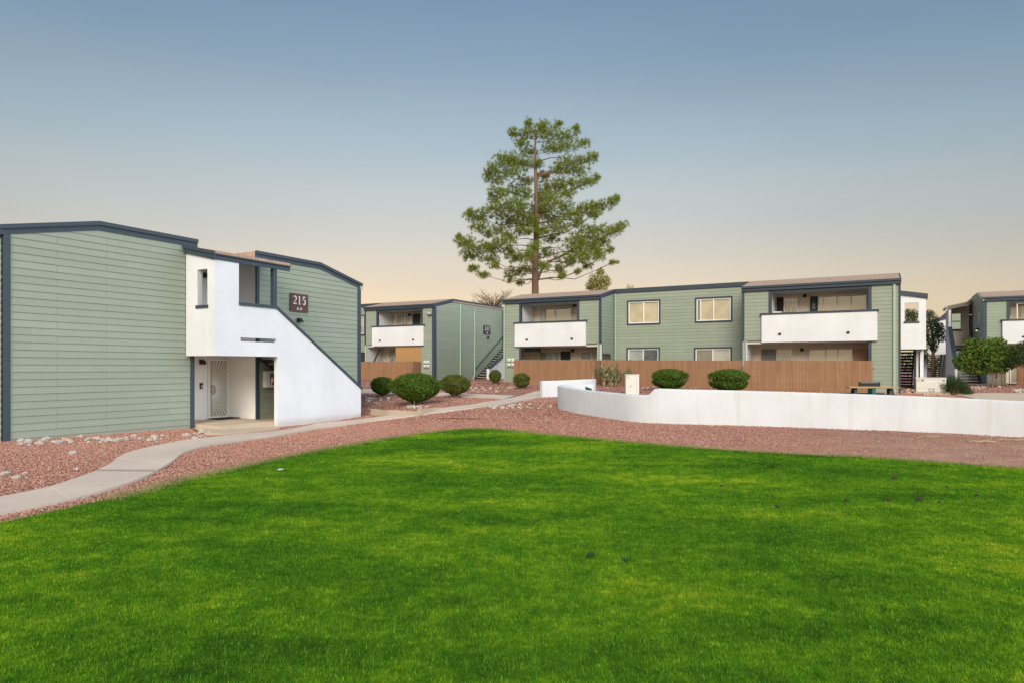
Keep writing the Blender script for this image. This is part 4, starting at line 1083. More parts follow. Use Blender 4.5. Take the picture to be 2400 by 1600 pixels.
# ------------------------------------------------------------------ curb around the big shrub
def curb(name, pxs, h, w, label):
    P = [at(*p) for p in pxs]; mb = MB()
    for a, c in zip(P, P[1:]):
        t = Vector((c.x - a.x, c.y - a.y, 0)).normalized(); s = Vector((-t.y, t.x, 0)) * w
        pl = [a, c, c + s, a + s]; 
        mb.prism([(q.x, q.y, min(a.z, c.z) - .2) for q in pl], (0, 0, h + .2))
    o = mb.build(name, CURB, None, bevel=.012); tag(o, label, 'curb')
curb('planter_curb', [(868,971),(910,974),(985,973),(1030,962)], .22, .14, 'tan concrete curb retaining the bed below the biggest shrub')

# ------------------------------------------------------------------ white garden walls
def garden_wall(name, pts, hts, t, label, cap=True, group=None):
    """pts: world centre line, hts: height above ground at each"""
    n = len(pts); P = [Vector((p[0], p[1])) for p in pts]
    mb = MB(); ring = []
    for i in range(n):
        d = (P[min(i + 1, n - 1)] - P[max(i - 1, 0)]).normalized(); s = Vector((-d.y, d.x)) * t / 2
        g = h1(*P[i]); z1 = g + hts[i]; r = .05
        prof = [(1, g - .25), (1, z1 - r), (.9, z1 - r * .3), (.6, z1), (-.6, z1), (-.9, z1 - r * .3), (-1, z1 - r), (-1, g - .25)]
        ring.append([(P[i].x + s.x * k, P[i].y + s.y * k, z) for k, z in prof])
    base = 0
    for r_ in ring: mb.v += r_
    m = len(ring[0])
    for i in range(n - 1):
        for k in range(m - 1):
            mb.f.append((i*m + k, (i+1)*m + k, (i+1)*m + k + 1, i*m + k + 1)); mb.m.append(0)
    mb.f.append(tuple(range(m))); mb.m.append(0); mb.f.append(tuple((n-1)*m + k for k in range(m))[::-1]); mb.m.append(0)
    o = mb.build(name, WALLW, None)
    av = o.data.attributes.new('above_ground', 'FLOAT', 'POINT'); av.data.foreach_set('value', [max(0., v.co.z - h1(v.co.x, v.co.y)) for v in o.data.vertices])
    for q in o.data.polygons: q.use_smooth = len(q.vertices) == 4
    tag(o, label, 'wall', group); return o
basepx = [(2900,1052),(2600,1036),(2400,1023),(2200,1012),(2000,1005),(1850,1000),(1700,995),(1620,993.5),(1560,991.5),(1545,991),(1515,990),(1480,987),(1440,981),(1400,975),(1360,968.5),(1335,963),(1316,957.5)]
WB = [at(*p) for p in basepx]
wl = [(p.x, p.y + .1) for p in WB]
hs = [.86, .87, .885, .92, .955, .975, .985, .99, 1.0, 1.0, .80, .80, .80, .80, .80, .80, .80]
e0 = wl[-1]
hook = [(e0[0] - .02, e0[1] + .5), (e0[0] + .08, e0[1] + 1.0), (e0[0] + .35, e0[1] + 1.5), (e0[0] + .7, e0[1] + 1.9), (e0[0] + 1.4, e0[1] + 1.95)]
wl += hook; hs += [.79, .78, .77, .76, .76]
# densify
D = np.array(wl); HS = np.array(hs); dd = np.concatenate([[0], np.cumsum(np.hypot(*np.diff(D, axis=0).T))])
tt = np.unique(np.concatenate([np.arange(0, dd[-1], .3), dd]))
Q = np.stack([np.interp(tt, dd, D[:, 0]), np.interp(tt, dd, D[:, 1])], -1); Q = smooth(Q, 3)
garden_wall('garden_wall', [tuple(q) for q in Q], list(np.interp(tt, dd, HS)), .2, 'long curving low white stucco wall behind the lawn, stepped near its left end')
a = at(1268, 930); c = at(1395, 922)
q = [(a.x + (c.x - a.x) * k / 8, a.y + (c.y - a.y) * k / 8 + .1) for k in range(9)]
garden_wall('garden_wall', q, [.72 - .004 * k for k in range(9)], .2, 'short straight low white wall segment behind the curved wall end')

# ------------------------------------------------------------------ fences
def wood_fence(b, x0, x1, y, ztop0, ztop1, label, ret=None):
    e = empty('wood_fence', W(b, x0, y, 0), ANG, label, 'fence', 'brown board fences')
    L = x1 - x0; mb = MB(); k = 0; n = int(L / .14)
    def pick(px, py, nx_, ny_, zt, zb):
        o = random.uniform(-.006, .006); g = .004
        zt += random.uniform(-.012, .012)
        if nx_: mb.box(px + g, px + .14 - g, py + o, py + o + .02, zb, zt)
        else: mb.box(px + o, px + o + .02, py + g, py + .14 - g, zb, zt)
    for i in range(n):
        wx, wy, _ = W(b, x0 + i * .14, y, 0); g = h1(wx, wy) - b.location.z
        zt = ztop0 + (ztop1 - ztop0) * i / n
        pick(i * .14, 0, 1, 0, zt, g - .05 + random.uniform(0, .03))
    mb.build('boards', FENCE, e)
    if ret:
        mb = MB()
        for i in range(int(abs(ret[1]) / .14)):
            wx, wy, _ = W(b, x0 + ret[0], y + i * .14, 0); g = h1(wx, wy) - b.location.z
            pick(ret[0] , .03 + i * .14, 0, 1, ztop1, g - .05)
        mb.build('return_boards', FENCE, e)
    mb = MB()
    for z in (.35, 1.05): mb.box(0, L, .03, .07, z - .1 + ztop0 - 1.4, z + ztop0 - 1.4)
    mb.build('rail', FENCE, e)
    for i in range(int(L / 2.4) + 1):
        boxes(e, 'post', [(min(i * 2.4, L - .1), min(i * 2.4, L - .1) + .09, .035, .125, -.4, ztop0 - .05)], FENCE)
    return e
wood_fence(bB, -18.92, -14.05, -1.2, 1.55, 1.52, 'brown board fence before the left balcony of the long building', ret=(4.84, 1.1))
wood_fence(bB, -14.0, -6.6, -.35, 1.53, 1.46, 'brown board fence behind the cactus, between the two balconies')
wood_fence(bB, -6.5, -.97, -1.0, 1.46, 1.41, 'brown board fence below the right-hand white balcony')
wood_fence(b217, -9.5, -1.0, -1.0, 1.25, 1.25, 'brown board fence before building 217', ret=(8.42, 1.0))
wood_fence(bC, 1.5, 6.5, -.8, 1.35, 1.35, 'brown board fence behind the broad-leaved tree at right')

# ------------------------------------------------------------------ vegetation
def leaf_quads(P, Nrm, size, aspect=.5, jitter=.6):
    n = len(P); Nn = Nrm + rng.normal(0, jitter, (n, 3)); Nn /= np.linalg.norm(Nn, axis=1, keepdims=True) + 1e-9
    r = rng.normal(0, 1, (n, 3)); a = np.cross(Nn, r); a /= np.linalg.norm(a, axis=1, keepdims=True) + 1e-9
    c = np.cross(Nn, a); s = (size * rng.uniform(.6, 1.4, n))[:, None]
    v = np.stack([P - a * s, P + c * s * aspect, P + a * s, P - c * s * aspect], 1).reshape(-1, 3)
    return v, (np.arange(n)[:, None] * 4 + np.array([[0, 1, 2, 3]]))

def shrub(px, py, w, h, label, mat=BUSH, nleaf=9000, leaf=.03, stems=5, taper=.55, flat=1.0, depth=None, group='clipped round shrubs'):
    p = at(px, py); e = empty('shrub', (p.x, p.y, p.z), 0, label, 'shrub', group)
    dep = depth or w
    n = nleaf; d = rng.normal(0, 1, (n, 3)); d /= np.linalg.norm(d, axis=1, keepdims=True)
    def shape(d, k):
        ph = np.arctan2(d[:, 1], d[:, 0]); sd = len(label) % 7
        lump = 1 + .055 * np.sin(3 * ph + sd) + .06 * np.sin(5 * ph + 4 * d[:, 2] + sd) + .045 * np.sin(8 * d[:, 2] + 4 * ph) + .03 * np.sin(13 * ph + 7 * d[:, 2])
        zz = np.sign(d[:, 2]) * np.abs(d[:, 2]) ** flat
        tp = np.where(d[:, 2] < 0, 1 - (1 - taper) * np.abs(d[:, 2]) ** 1.3, 1.0)
        return np.stack([d[:, 0] * w / 2 * lump * tp * k, d[:, 1] * dep / 2 * lump * tp * k, h * .54 + zz * h * .46 * (.96 + .04 * lump) * k], -1)
    k = 1 - np.abs(rng.normal(0, .085, n)); k = np.where(rng.uniform(0, 1, n) < .08, 1 + rng.uniform(0, .12, n) ** 1.3, k)
    P = shape(d, k); v, f = leaf_quads(P, d, leaf, .55, .75)
    me = np_mesh('foliage', v, f); link('foliage', me, mat, e)
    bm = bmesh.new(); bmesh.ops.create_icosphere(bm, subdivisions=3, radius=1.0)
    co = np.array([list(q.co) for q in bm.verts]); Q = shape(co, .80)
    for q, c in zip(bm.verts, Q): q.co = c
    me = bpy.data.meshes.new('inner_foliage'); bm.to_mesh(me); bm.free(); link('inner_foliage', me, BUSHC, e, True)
    mb = MB()
    for i in range(stems):
        a = i * 2 * math.pi / stems + .4; r = w * .07
        mb.tube([(r * math.cos(a), r * math.sin(a), -.1), (r * 2.2 * math.cos(a), r * 2.2 * math.sin(a), h * .2), (r * 3.2 * math.cos(a), r * 3.2 * math.sin(a), h * .42)], [.03, .025, .015], 6)
    mb.build('stems', BARKG, e); return e
shrub(975, 948, 1.95, 1.28, 'biggest dark green clipped shrub, above the tan curb', BUSH, 22000, .032, 6, .55, .9)
shrub(897, 928, 1.12, .92, 'dark clipped shrub partly behind the biggest shrub on its left', BUSH, 9000, .03, 5, .6, .8)
shrub(1067, 930, 1.35, 1.02, 'olive green clipped shrub right of the biggest shrub', BUSHO, 11000, .03, 6, .5, .85)
shrub(1161, 900, .66, .82, 'small thin upright shrub at the foot of the 217 stairs', BUSHO, 4500, .035, 4, .5, .9)
shrub(1222, 910, .82, .80, 'small square-topped shrub before the left end of the centre fence', BUSHO, 6000, .033, 5, .65, .6)
shrub(1569, 915, 1.62, 1.02, 'wide flat-topped shrub behind the white wall, nearer the white pedestal', BUSH, 12000, .034, 6, .55, .6)
shrub(1709, 921, 1.70, 1.06, 'wide flat-topped shrub behind the white wall, right of its twin', BUSH, 12000, .034, 6, .55, .6)
# spreading juniper by the C2 box
p = at(2228, 924); e = empty('shrub', (p.x, p.y, p.z), 0, 'spiky loose juniper shrub right of the C2 box', 'shrub')
n = 5200; th = rng.uniform(0, 2*np.pi, n); r = np.sqrt(rng.uniform(0, 1, n)); up = rng.uniform(.05, 1, n)
P = np.stack([np.cos(th) * r * .62, np.sin(th) * r * .55, up * (.95 - .5 * r)], -1); P[:, 0] += .35 * (1 - up) * (P[:, 0] > 0); 
dv = np.stack([np.cos(th) * r * .7, np.sin(th) * r * .7, np.full(n, .8)], -1); dv /= np.linalg.norm(dv, axis=1, keepdims=True); dv += rng.normal(0, .25, (n, 3))
sd = np.cross(dv, rng.normal(0, 1, (n, 3))); sd /= np.linalg.norm(sd, axis=1, keepdims=True)
v = np.stack([P - sd * .008, P + sd * .008, P + dv * .16], 1).reshape(-1, 3)
link('foliage', np_mesh('foliage', v, np.arange(n)[:, None] * 3 + np.array([[0, 1, 2]])), JUNI, e)
mb = MB(); 
for i in range(7): a = i * .9; mb.tube([(0, 0, -.1), (.2 * math.cos(a), .2 * math.sin(a), .3)], [.03, .012], 6)
mb.build('stems', BARKG, e)

# the tall pine behind the long building
def crown_px(px, py, Y): return Vector(((px - CX) / F * Y, Y, EYE - (py - HY) / F * Y))
PY = 54.0
TX = (1256 - CX) / F * PY
pine = empty('pine_tree', (TX, PY, h1(TX, PY)), 0, 'tall open-crowned green pine rising behind the long green building', 'tree')
OX, OY, SC = 1030, 260, 3.408
clumps = [(705,110,30,50),(590,175,45,38),(690,185,60,45),(830,125,45,50),(850,180,105,65),(950,110,32,30),(1010,200,85,38),(1092,150,30,45),(1155,260,52,34),(1000,280,110,42),(900,300,85,45),(660,260,55,55),(720,330,65,38),
 (520,390,80,65),(430,470,65,55),(388,520,38,45),(600,400,75,60),(560,490,95,60),(680,420,55,55),(460,560,55,35),(1060,410,115,50),(1190,390,62,42),(1240,362,26,26),(965,470,85,52),(1110,480,85,36),
 (1060,590,100,52),(1190,570,75,38),(1258,535,26,28),(960,585,55,45),(1020,660,70,45),(870,620,68,85),(890,720,85,75),(610,650,70,75),(470,650,75,55),(430,705,45,38),(540,760,105,70),(640,760,55,55),(700,660,35,50),
 (300,845,95,58),(238,820,36,32),(420,800,75,55),(330,935,85,48),(560,880,105,70),(655,850,80,62),(390,985,36,26),(1150,790,110,58),(1275,765,105,48),(1370,725,55,34),(1412,700,22,22),(1060,840,75,52),(900,860,95,80),(960,930,85,62),(1235,830,55,32),
 (1250,960,125,58),(1380,960,92,46),(1455,920,50,34),(1130,1020,115,60),(1080,1090,105,70),(1220,1090,115,70),(1150,1170,110,50),(1275,1150,52,50),(1365,1110,26,26),(1388,1215,36,13),(1030,1200,90,50),
 (200,1050,75,52),(158,1010,26,26),(300,1090,115,60),(420,1100,65,62),(520,1050,85,52),(250,1160,92,42),(400,1185,72,40),(560,1130,62,42),(270,1260,52,32),(350,1310,52,24),(600,1290,82,40),(690,1260,55,52),(560,1340,42,32),(640,1372,30,22),
 (960,1270,45,42),(870,1140,62,42),(980,1320,22,20),(1105,1285,25,16),(700,1150,45,52),(760,1180,52,70),(760,800,52,70),(720,960,52,36),(1180,1240,40,22),(440,1240,40,24)]
clumps += [(800,700,60,60),(740,880,60,50),(820,960,60,45),(690,560,50,45),(830,520,50,40),(780,420,50,40),(760,1080,60,40),(830,800,60,50),(600,1180,60,35),(480,960,60,35),(1000,760,60,40),(1100,900,60,35),(1300,1040,60,40),(560,1000,60,35),(900,1020,60,45),(840,1240,45,35),(650,960,55,40)]
vs, fs, off = [], [], 0; CL = []
for cx, cy, rx, ry in clumps:
    c = crown_px(OX + cx / SC, OY + cy / SC, PY); rX = 1.18 * rx / SC / F * PY; rZ = 1.18 * ry / SC / F * PY
    off_c = abs(c.x - TX); R = 1.0 + max(0, (19.5 - c.z)) * .33
    dy = rng.uniform(-1, 1) * math.sqrt(max(.05, 1 - min(1, off_c / R) ** 2)) * R * .75
    sc_ = (PY + dy) / PY; c = Vector((c.x * sc_, PY + dy, EYE + (c.z - EYE) * sc_)); CL.append((c, rX, rZ))
    nt = int(20 + 135 * rX * rZ)
    d = rng.normal(0, 1, (nt, 3)); d /= np.linalg.norm(d, axis=1, keepdims=True); k = rng.uniform(.05, 1.12, (nt, 1)) ** .65
    T = np.array(c) - np.array([TX, PY, pine.location.z]) + d * k * np.array([[rX, min(rX, .9), rZ * .9]])
    kn = 26
    nd = rng.normal(0, 1, (nt, kn, 3)) + np.array([[[0, 0, .45]]]) + d[:, None, :] * .5; nd /= np.linalg.norm(nd, axis=2, keepdims=True)
    ln = rng.uniform(.12, .34, (nt, kn, 1))
    s = np.cross(nd, rng.normal(0, 1, (nt, kn, 3))); s /= np.linalg.norm(s, axis=2, keepdims=True)
    b0 = T[:, None, :] + nd * .02; w_ = .0095
    v = np.stack([b0 - s * w_, b0 + s * w_, b0 + nd * ln], 2).reshape(-1, 3)
    vs.append(v); fs.append(np.arange(nt * kn)[:, None] * 3 + np.array([[0, 1, 2]]) + off); off += len(v)
link('crown', np_mesh('crown', np.concatenate(vs), np.concatenate(fs)), PINE, pine)
mb = MB(); ztop = 20.3
def tr(z): return .35 * (1 - z / ztop) ** .8 + .03
mb.tube([(.06 * math.sin(z * .6), .04 * math.cos(z * .5), z - .3) for z in np.linspace(0, ztop, 22)], [tr(z) for z in np.linspace(0, ztop, 22)], 12)
B0 = Vector(pine.location)
for c, rX, rZ in CL:
    q = c - B0; hd = math.hypot(q.x, q.y)
    if random.random() < .3: continue
    zs_ = max(7.7, q.z - hd * random.uniform(.12, .42)); zs_ = min(zs_, ztop - .6)
    a = Vector((0, 0, zs_)); r0 = min(.055, .014 + hd * .009)
    mid = a.lerp(q, .5) + Vector((0, 0, -.10 * hd))
    mb.tube([a, a.lerp(mid, .6) + Vector((0, 0, .03 * hd)), mid, q], [r0, r0 * .8, r0 * .6, .012], 6)
    for _ in range(3):
        t = q + Vector((random.uniform(-1, 1) * rX, random.uniform(-.6, .6), random.uniform(-.6, .9) * rZ)); mb.tube([mid.lerp(q, .6), t], [.016, .006], 4, caps=False)
# the strong low limb on the right
l0 = [(1257,664),(1266,640),(1273,626),(1288,612),(1310,603),(1335,590),(1365,570)]
mb.tube([crown_px(x, y, PY - .02) - B0 for x, y in l0], [.12, .11, .10, .09, .075, .06, .03], 8)
mb.build('trunk', BARK, pine, True)

def leafy_tree(name, px, py, clumps, Y, mat, leaf, dens, label, bark=BARKG, trunk=None, group=None, aspect=.4):
    X = (px - CX) / F * Y; z0 = h1(X, Y); e = empty(name, (X, Y, z0), 0, label, 'tree', group)
    B = Vector((X, Y, z0)); vs, fs, off = [], [], 0; mb = MB()
    for cx, cy, rx, ry in clumps:
        c = crown_px(cx, cy, Y) - B; rX = rx / F * Y; rZ = ry / F * Y
        c.y += random.uniform(-.5, .5) * rX
        nt = int(dens * rX * rZ) + 12
        d = rng.normal(0, 1, (nt, 3)); d /= np.linalg.norm(d, axis=1, keepdims=True); k = rng.uniform(.05, 1, (nt, 1)) ** .4
        P = np.array(c) + d * k * np.array([[rX, rX * .8, rZ]])
        v, f = leaf_quads(P, d + np.array([[0, 0, .4]]), leaf, aspect, .8); vs.append(v); fs.append(f + off); off += len(v)
        st = Vector((0, 0, max(.3, min(c.z * .55, c.z - .2))))
        mb.tube([st, st.lerp(c, .5) + Vector((0, 0, .05)), c], [.045, .03, .01], 5)
        for _ in range(4):
            t = c + Vector((random.uniform(-1, 1) * rX, random.uniform(-.8, .8) * rX, random.uniform(-.6, 1) * rZ)); mb.tube([st.lerp(c, .7), t], [.016, .005], 4, caps=False)
    link('crown', np_mesh('crown', np.concatenate(vs), np.concatenate(fs)), mat, e)
    zt = max((crown_px(c[0], c[1], Y) - B).z for c in clumps) * .7
    for dx, dy, r in (trunk or [(0, 0, .1)]):
        mb.tube([(dx, dy, -.2), (dx * .6 + .03, dy * .6, zt * .4), (0, 0, zt)], [r, r * .8, r * .35], 8)
    mb.build('trunk', bark, e, True); return e
leafy_tree('yellow_tree', 1405, 690, [(1403,655,24,22),(1385,668,14,14),(1422,660,12,16),(1408,637,10,10),(1400,676,28,12)], 58, YELLOW, .085, 800, 'small yellow-leaved tree above the roof right of the pine', aspect=.6)
leafy_tree('yellow_tree', 1475, 690, [(1475,674,13,7)], 60, YELLOW, .09, 160, 'tip of a yellow tree just showing over the centre roof', aspect=.6)
leafy_tree('olive_tree', 2186, 800, [(2178,750,18,18),(2200,765,16,16),(2188,775,22,20),(2204,790,14,14),(2180,800,18,20),(2170,778,12,26),(2160,825,14,22),(2135,750,16,18),(2128,735,10,12),(2142,738,10,14),(2190,815,10,12),(2175,735,12,10),(2150,800,10,30)], 49, OLIVE, .06, 2600, 'grey-green olive tree behind the right-hand stair tower', trunk=[(0,0,.14),(.2,.1,.08)])
leafy_tree('broadleaf_tree', 2338, 900, [(2290,815,36,24),(2262,850,18,16),(2300,868,24,10),(2325,845,44,26),(2350,868,16,8),(2330,808,30,20),(2300,840,42,26),(2340,830,36,24),(2265,835,24,20),(2365,835,22,18),(2255,855,16,14),(2320,860,34,14),(2360,855,22,12),(2285,800,22,10),(2240,845,10,12),(2275,865,14,10),(2378,822,14,14)], 37.5, FICUS, .07, 2000, 'round broad-leaved tree with tangled stems beside the right-edge building', trunk=[(-.35,0,.05),(-.2,.1,.045),(0,0,.06),(.15,.1,.05),(.32,0,.055),(.45,-.1,.04),(-.1,-.1,.045)], aspect=.6)
leafy_tree('broadleaf_tree', 2420, 900, [(2395,830,26,22),(2400,810,22,14),(2385,845,18,14),(2430,825,30,26),(2425,850,30,18)], 36.5, OLIVE, .065, 1800, 'grey-green leafy tree cut by the right picture edge', trunk=[(0,0,.08)], aspect=.5)
leafy_tree('background_tree', 2128, 870, [(2118,850,16,14),(2132,838,16,14),(2142,856,12,12),(2125,862,22,8),(2110,835,10,10)], 74, OLIVE, .11, 260, 'dark green tree seen between the treads under the right-hand stair tower', aspect=.6)
leafy_tree('background_tree', 2194, 870, [(2182,852,16,13),(2200,846,15,13),(2192,862,22,8),(2208,858,10,10)], 78, OLIVE, .11, 260, 'dark green tree seen between the treads of the far stair tower', aspect=.6)
# bare tree behind the 217 roof
Yb = 66.0; X = (1155 - CX) / F * Yb; z0 = h1(X, Yb)
e = empty('bare_tree', (X, Yb, z0), 0, 'bare pale-twigged tree behind the 217 roof, left of the pine', 'tree'); B = Vector((X, Yb, z0))
mb = MB(); mt = MB(); top = (crown_px(1155, 730, Yb) - B)
mb.tube([(0, 0, -.2), (.05, 0, 2), top], [.18, .15, .1], 8)
for i in range(46):
    a = crown_px(random.uniform(1105, 1200), random.uniform(683, 712), Yb) - B; a.y = random.uniform(-2, 2)
    m_ = top.lerp(a, .5) + Vector((random.uniform(-.3, .3), 0, .25)); mb.tube([top, m_, a], [.05, .03, .008], 5, caps=False)
    for _ in range(9):
        st = m_.lerp(a, random.uniform(.2, 1)); mt.tube([st, st + Vector((random.uniform(-.5, .5), random.uniform(-.4, .4), random.uniform(-.1, .55)))], [.012, .005], 3, caps=False)
mb.build('trunk', BARKG, e, True); mt.build('twigs', TWIG, e)

# prickly pear
p = at(1430, 905); e = empty('prickly_pear_cactus', (p.x, p.y, p.z), 0, 'tall prickly pear cactus with dry pads before the brown fence', 'cactus')
def pad(mb, c, ax, nrm, L, Wd, th=.03):
    n0 = len(mb.v); ax = Vector(ax).normalized(); nrm = Vector(nrm); nrm = (nrm - ax * nrm.dot(ax)).normalized(); s = ax.cross(nrm)
    m_, k_ = 6, 10
    for i in range(m_ + 1):
        ph = math.pi * i / m_; z = -math.cos(ph); r = math.sin(ph)
        for j in range(k_):
            t = 2 * math.pi * j / k_; wv = Wd * (.75 + .25 * z)
            mb.v.append(tuple(Vector(c) + ax * (z + 1) * L / 2 + s * r * math.cos(t) * wv / 2 + nrm * r * math.sin(t) * th))
    for i in range(m_):
        for j in range(k_):
            a = n0 + i*k_ + j; b_ = n0 + i*k_ + (j+1) % k_; mb.f.append((a, b_, b_ + k_, a + k_)); mb.m.append(0)
r = random.Random(5); tips = []
for i in range(8): tips.append((Vector((r.uniform(-.3, .4), r.uniform(-.2, .2), -.05)), Vector((r.uniform(-.4, .4), r.uniform(-.2, .2), 1)), 0))
while tips:
    c, ax, gen = tips.pop(); L = r.uniform(.22, .34); ax = ax.normalized()
    mb_ = MB(); dry = gen == 0 or r.random() < .28
    pad(mb_, c, ax, (r.uniform(-1.2, 1.2), -1, r.uniform(-.3, .3)), L, L * .74)
    mb_.build('pad', CACTD if dry else CACT, e, True)
    if gen < 4 and c.z < 1.05:
        for _ in range(r.choice((1, 2, 2) if gen < 2 else (0, 1, 1))):
            tips.append((c + ax * L * .92, ax + Vector((r.uniform(-.75, .75), r.uniform(-.4, .4), r.uniform(-.1, .5))), gen + 1))

# ------------------------------------------------------------------ utility boxes, table, grill
p = at(1481, 923); e = empty('utility_pedestal', (p.x, p.y, p.z), -.06, 'upright white utility pedestal behind the low white wall', 'utility box')
boxes(e, 'cabinet', [(-.30, .30, -.22, .22, -.1, .86)], BOXW, .015); boxes(e, 'lid', [(-.315, .315, -.235, .235, .862, .9)], BOXW, .012)
boxes(e, 'side_door_seam', [(.165, .175, -.226, -.218, .05, .82)], METAL); boxes(e, 'latch', [(-.12, .0, -.24, -.22, .36, .385)], METAL, .004); boxes(e, 'warning_plate', [(-.24, -.12, -.225, -.22, .74, .76)], METAL)
for q in (('lid_hinge', (-.25, -.2, -.245, -.22, .80, .83)),): boxes(e, q[0], [q[1]], METAL)
p = at(2181, 922); rz = -.50
e = empty('transformer_box', (p.x, p.y, p.z), rz, 'low white transformer box marked C2 on a concrete pad', 'utility box')
boxes(e, 'pad', [(-.68, .76, -.5, .5, -.15, .10)], CURB, .012)
mb = MB(); mb.box(-.60, .60, -.42, .42, .10, .72); mb.build('cabinet', BOXW, e, bevel=.02)
boxes(e, 'lid', [(-.62, .62, -.44, .44, .72, .77)], BOXW, .015)
boxes(e, 'door_seam', [(-.58, .58, -.426, -.419, .27, .276)], METAL)
me = text_mesh('C2', .2, .004, 1.1); frame_mesh(me, (.02, -.426, .185), (1, 0, 0), (0, -1, 0)); link('lettering', me, BLACK, e)
for x, w_, m_ in ((-.5, .08, GREENPIPE), (-.34, .1, m_plain('blue_label', (.12, .2, .42), .5)), (.5, .1, m_plain('grey_label', (.2, .26, .3), .5))):
    boxes(e, 'warning_label', [(x - w_/2, x + w_/2, -.427, -.42, .60, .68)], m_)
boxes(e, 'notice_strip', [(-.2, .2, -.427, -.42, .58, .61)], WHITE)

# picnic table behind the wall
tp = Vector((12.5, 23.7)); g = h1(*tp)
e = empty('picnic_table', (tp.x, tp.y, g), -.28, 'wooden-topped picnic table with dark legs behind the white wall', 'table')
mb = MB()
for i in range(5): mb.box(-.77, .77, -.36 + i * .147, -.36 + i * .147 + .135, .70, .74)
mb.build('tabletop', WOODT, e, bevel=.005)
for s in (-1, 1):
    mb = MB(); 
    for t in (-1, 1): mb.beam((s * .55, t * .2, .69), (s * .66, t * .6, -.05), .07, .09, up=(1, 0, 0))
    mb.box(s * .6 - .04, s * .6 + .04, -.7, .7, .34, .42); mb.build('leg', STRING, e)
boxes(e, 'centre_brace', [(-.05, .05, -.3, .3, .3, .69)], TEAL)
for t in (-1, 1): boxes(e, 'bench_seat', [(-.9, .5, t * .62 - .13, t * .62 + .13, .46, .50)], TEAL, .006)
gp = Vector((13.6, 26.0)); g = h1(*gp)
e = empty('barbecue_grill', (gp.x, gp.y, g), -.35, 'black pedestal barbecue grill behind the picnic table', 'grill')
mb = MB(); mb.tube([(0, 0, -.1), (0, 0, .52)], .05, 10); mb.build('pedestal', BLACK, e)
mb = MB()
mb.box(-.34, .34, -.24, .24, .52, .55); mb.box(-.34, -.32, -.24, .24, .55, .75); mb.box(.32, .34, -.24, .24, .55, .75); mb.box(-.32, .32, .22, .24, .55, .75); mb.box(-.32, .32, -.24, -.22, .55, .68)
mb.build('firebox', BLACK, e)
mb = MB()
for i in range(14): mb.tube([(-.3, -.2 + i * .03, .72), (.3, -.2 + i * .03, .72)], .008, 6)
mb.build('grate', METAL, e)
gc = at(1388, 922)
e = empty('toppled_chair', (3.0, 24.4, h1(3.0, 24.4) - .16), .5, 'teal plastic chair tipped over between the two white walls', 'chair')
mb = MB(); mb.prism([(-.25, -.2, .5), (.2, -.25, .55), (.28, .1, .78), (-.2, .2, .72)], (.03, -.02, .04)); mb.build('seat', TEAL, e, bevel=.01)
mb = MB(); mb.prism([(-.27, -.2, .5), (-.25, .2, .72), (-.38, .15, .92), (-.36, -.2, .86)], (.04, 0, .02)); mb.build('backrest', TEAL, e, bevel=.01)
for a_, c_ in (((.2, -.2, .55), (.35, -.2, .12)), ((-.2, -.2, .5), (-.22, -.25, .0)), ((.25, .08, .76), (.45, .1, .32)), ((-.15, .18, .7), (-.05, .35, .0))):
    mb = MB(); mb.tube([a_, c_], .022, 8); mb.build('leg', TEAL, e)
# white folding chair standing on the right-hand balcony
e = empty('folding_chair', W(bB, -5.12, .75, 2.40), ANG + .5, 'white folding chair on the right-hand balcony, its back above the rail', 'chair')
boxes(e, 'backrest', [(-.22, .22, .16, .2, 1.36, 1.46)], WHITE, .008); boxes(e, 'seat', [(-.22, .22, -.22, .2, .62, .66)], WHITE, .008)
for s in (-1, 1):
    mb = MB(); mb.tube([(s * .17, .18, 1.44), (s * .17, .0, .64), (s * .17, -.2, .0)], .02, 8); mb.build('leg', WHITE, e)
    mb = MB(); mb.tube([(s * .2, -.2, .64), (s * .2, .22, .0)], .02, 8); mb.build('leg', WHITE, e)

# litter, pine cones and weeds on the lawn
p = at(657, 1104); mb = MB(); mb.prism([(-.045, -.015, .03), (.04, -.02, .035), (.05, .02, .042), (-.03, .022, .038)], (0, 0, .004)); o = mb.build('paper_scrap', WHITE, None); o.location = p; tag(o, 'white scrap of paper lying on the lawn near the footpath', 'litter')
bm = bmesh.new(); bmesh.ops.create_icosphere(bm, subdivisions=2, radius=.055)
for v in bm.verts: v.co = v.co * (1 + .25 * math.sin(v.co.z * 160) * .5 + random.uniform(-.08, .08)); v.co.z *= 1.3; v.co = Vector((v.co.z, v.co.y, v.co.x))
cone_me = bpy.data.meshes.new('pine_cone'); bm.to_mesh(cone_me); bm.free(); cone_me.materials.append(m_plain('cone_scales', (.045, .034, .018), .9, .4, 40))
for i, (x, y) in enumerate([(2097,1123),(2219,1145),(1984,1176),(2082,1176),(2156,1175),(2202,1181),(1822,1191),(1690,1142),(2290,1164)]):
    p = at(x, y); o = bpy.data.objects.new('pine_cone', cone_me); COL.objects.link(o); o.location = (p.x, p.y, p.z + .025); o.rotation_euler = (random.uniform(-.3, .3), 0, random.uniform(0, 6)); s = .6 if i in (0, 4) else .38; o.scale = (s, s, s)
    tag(o, 'dark pine cone lying on the right half of the lawn', 'pine cone', 'pine cones on the lawn')
WEED = m_leaf('weed_leaves', [(.03, .10, .03), (.06, .15, .04)], .3, .9, 0)
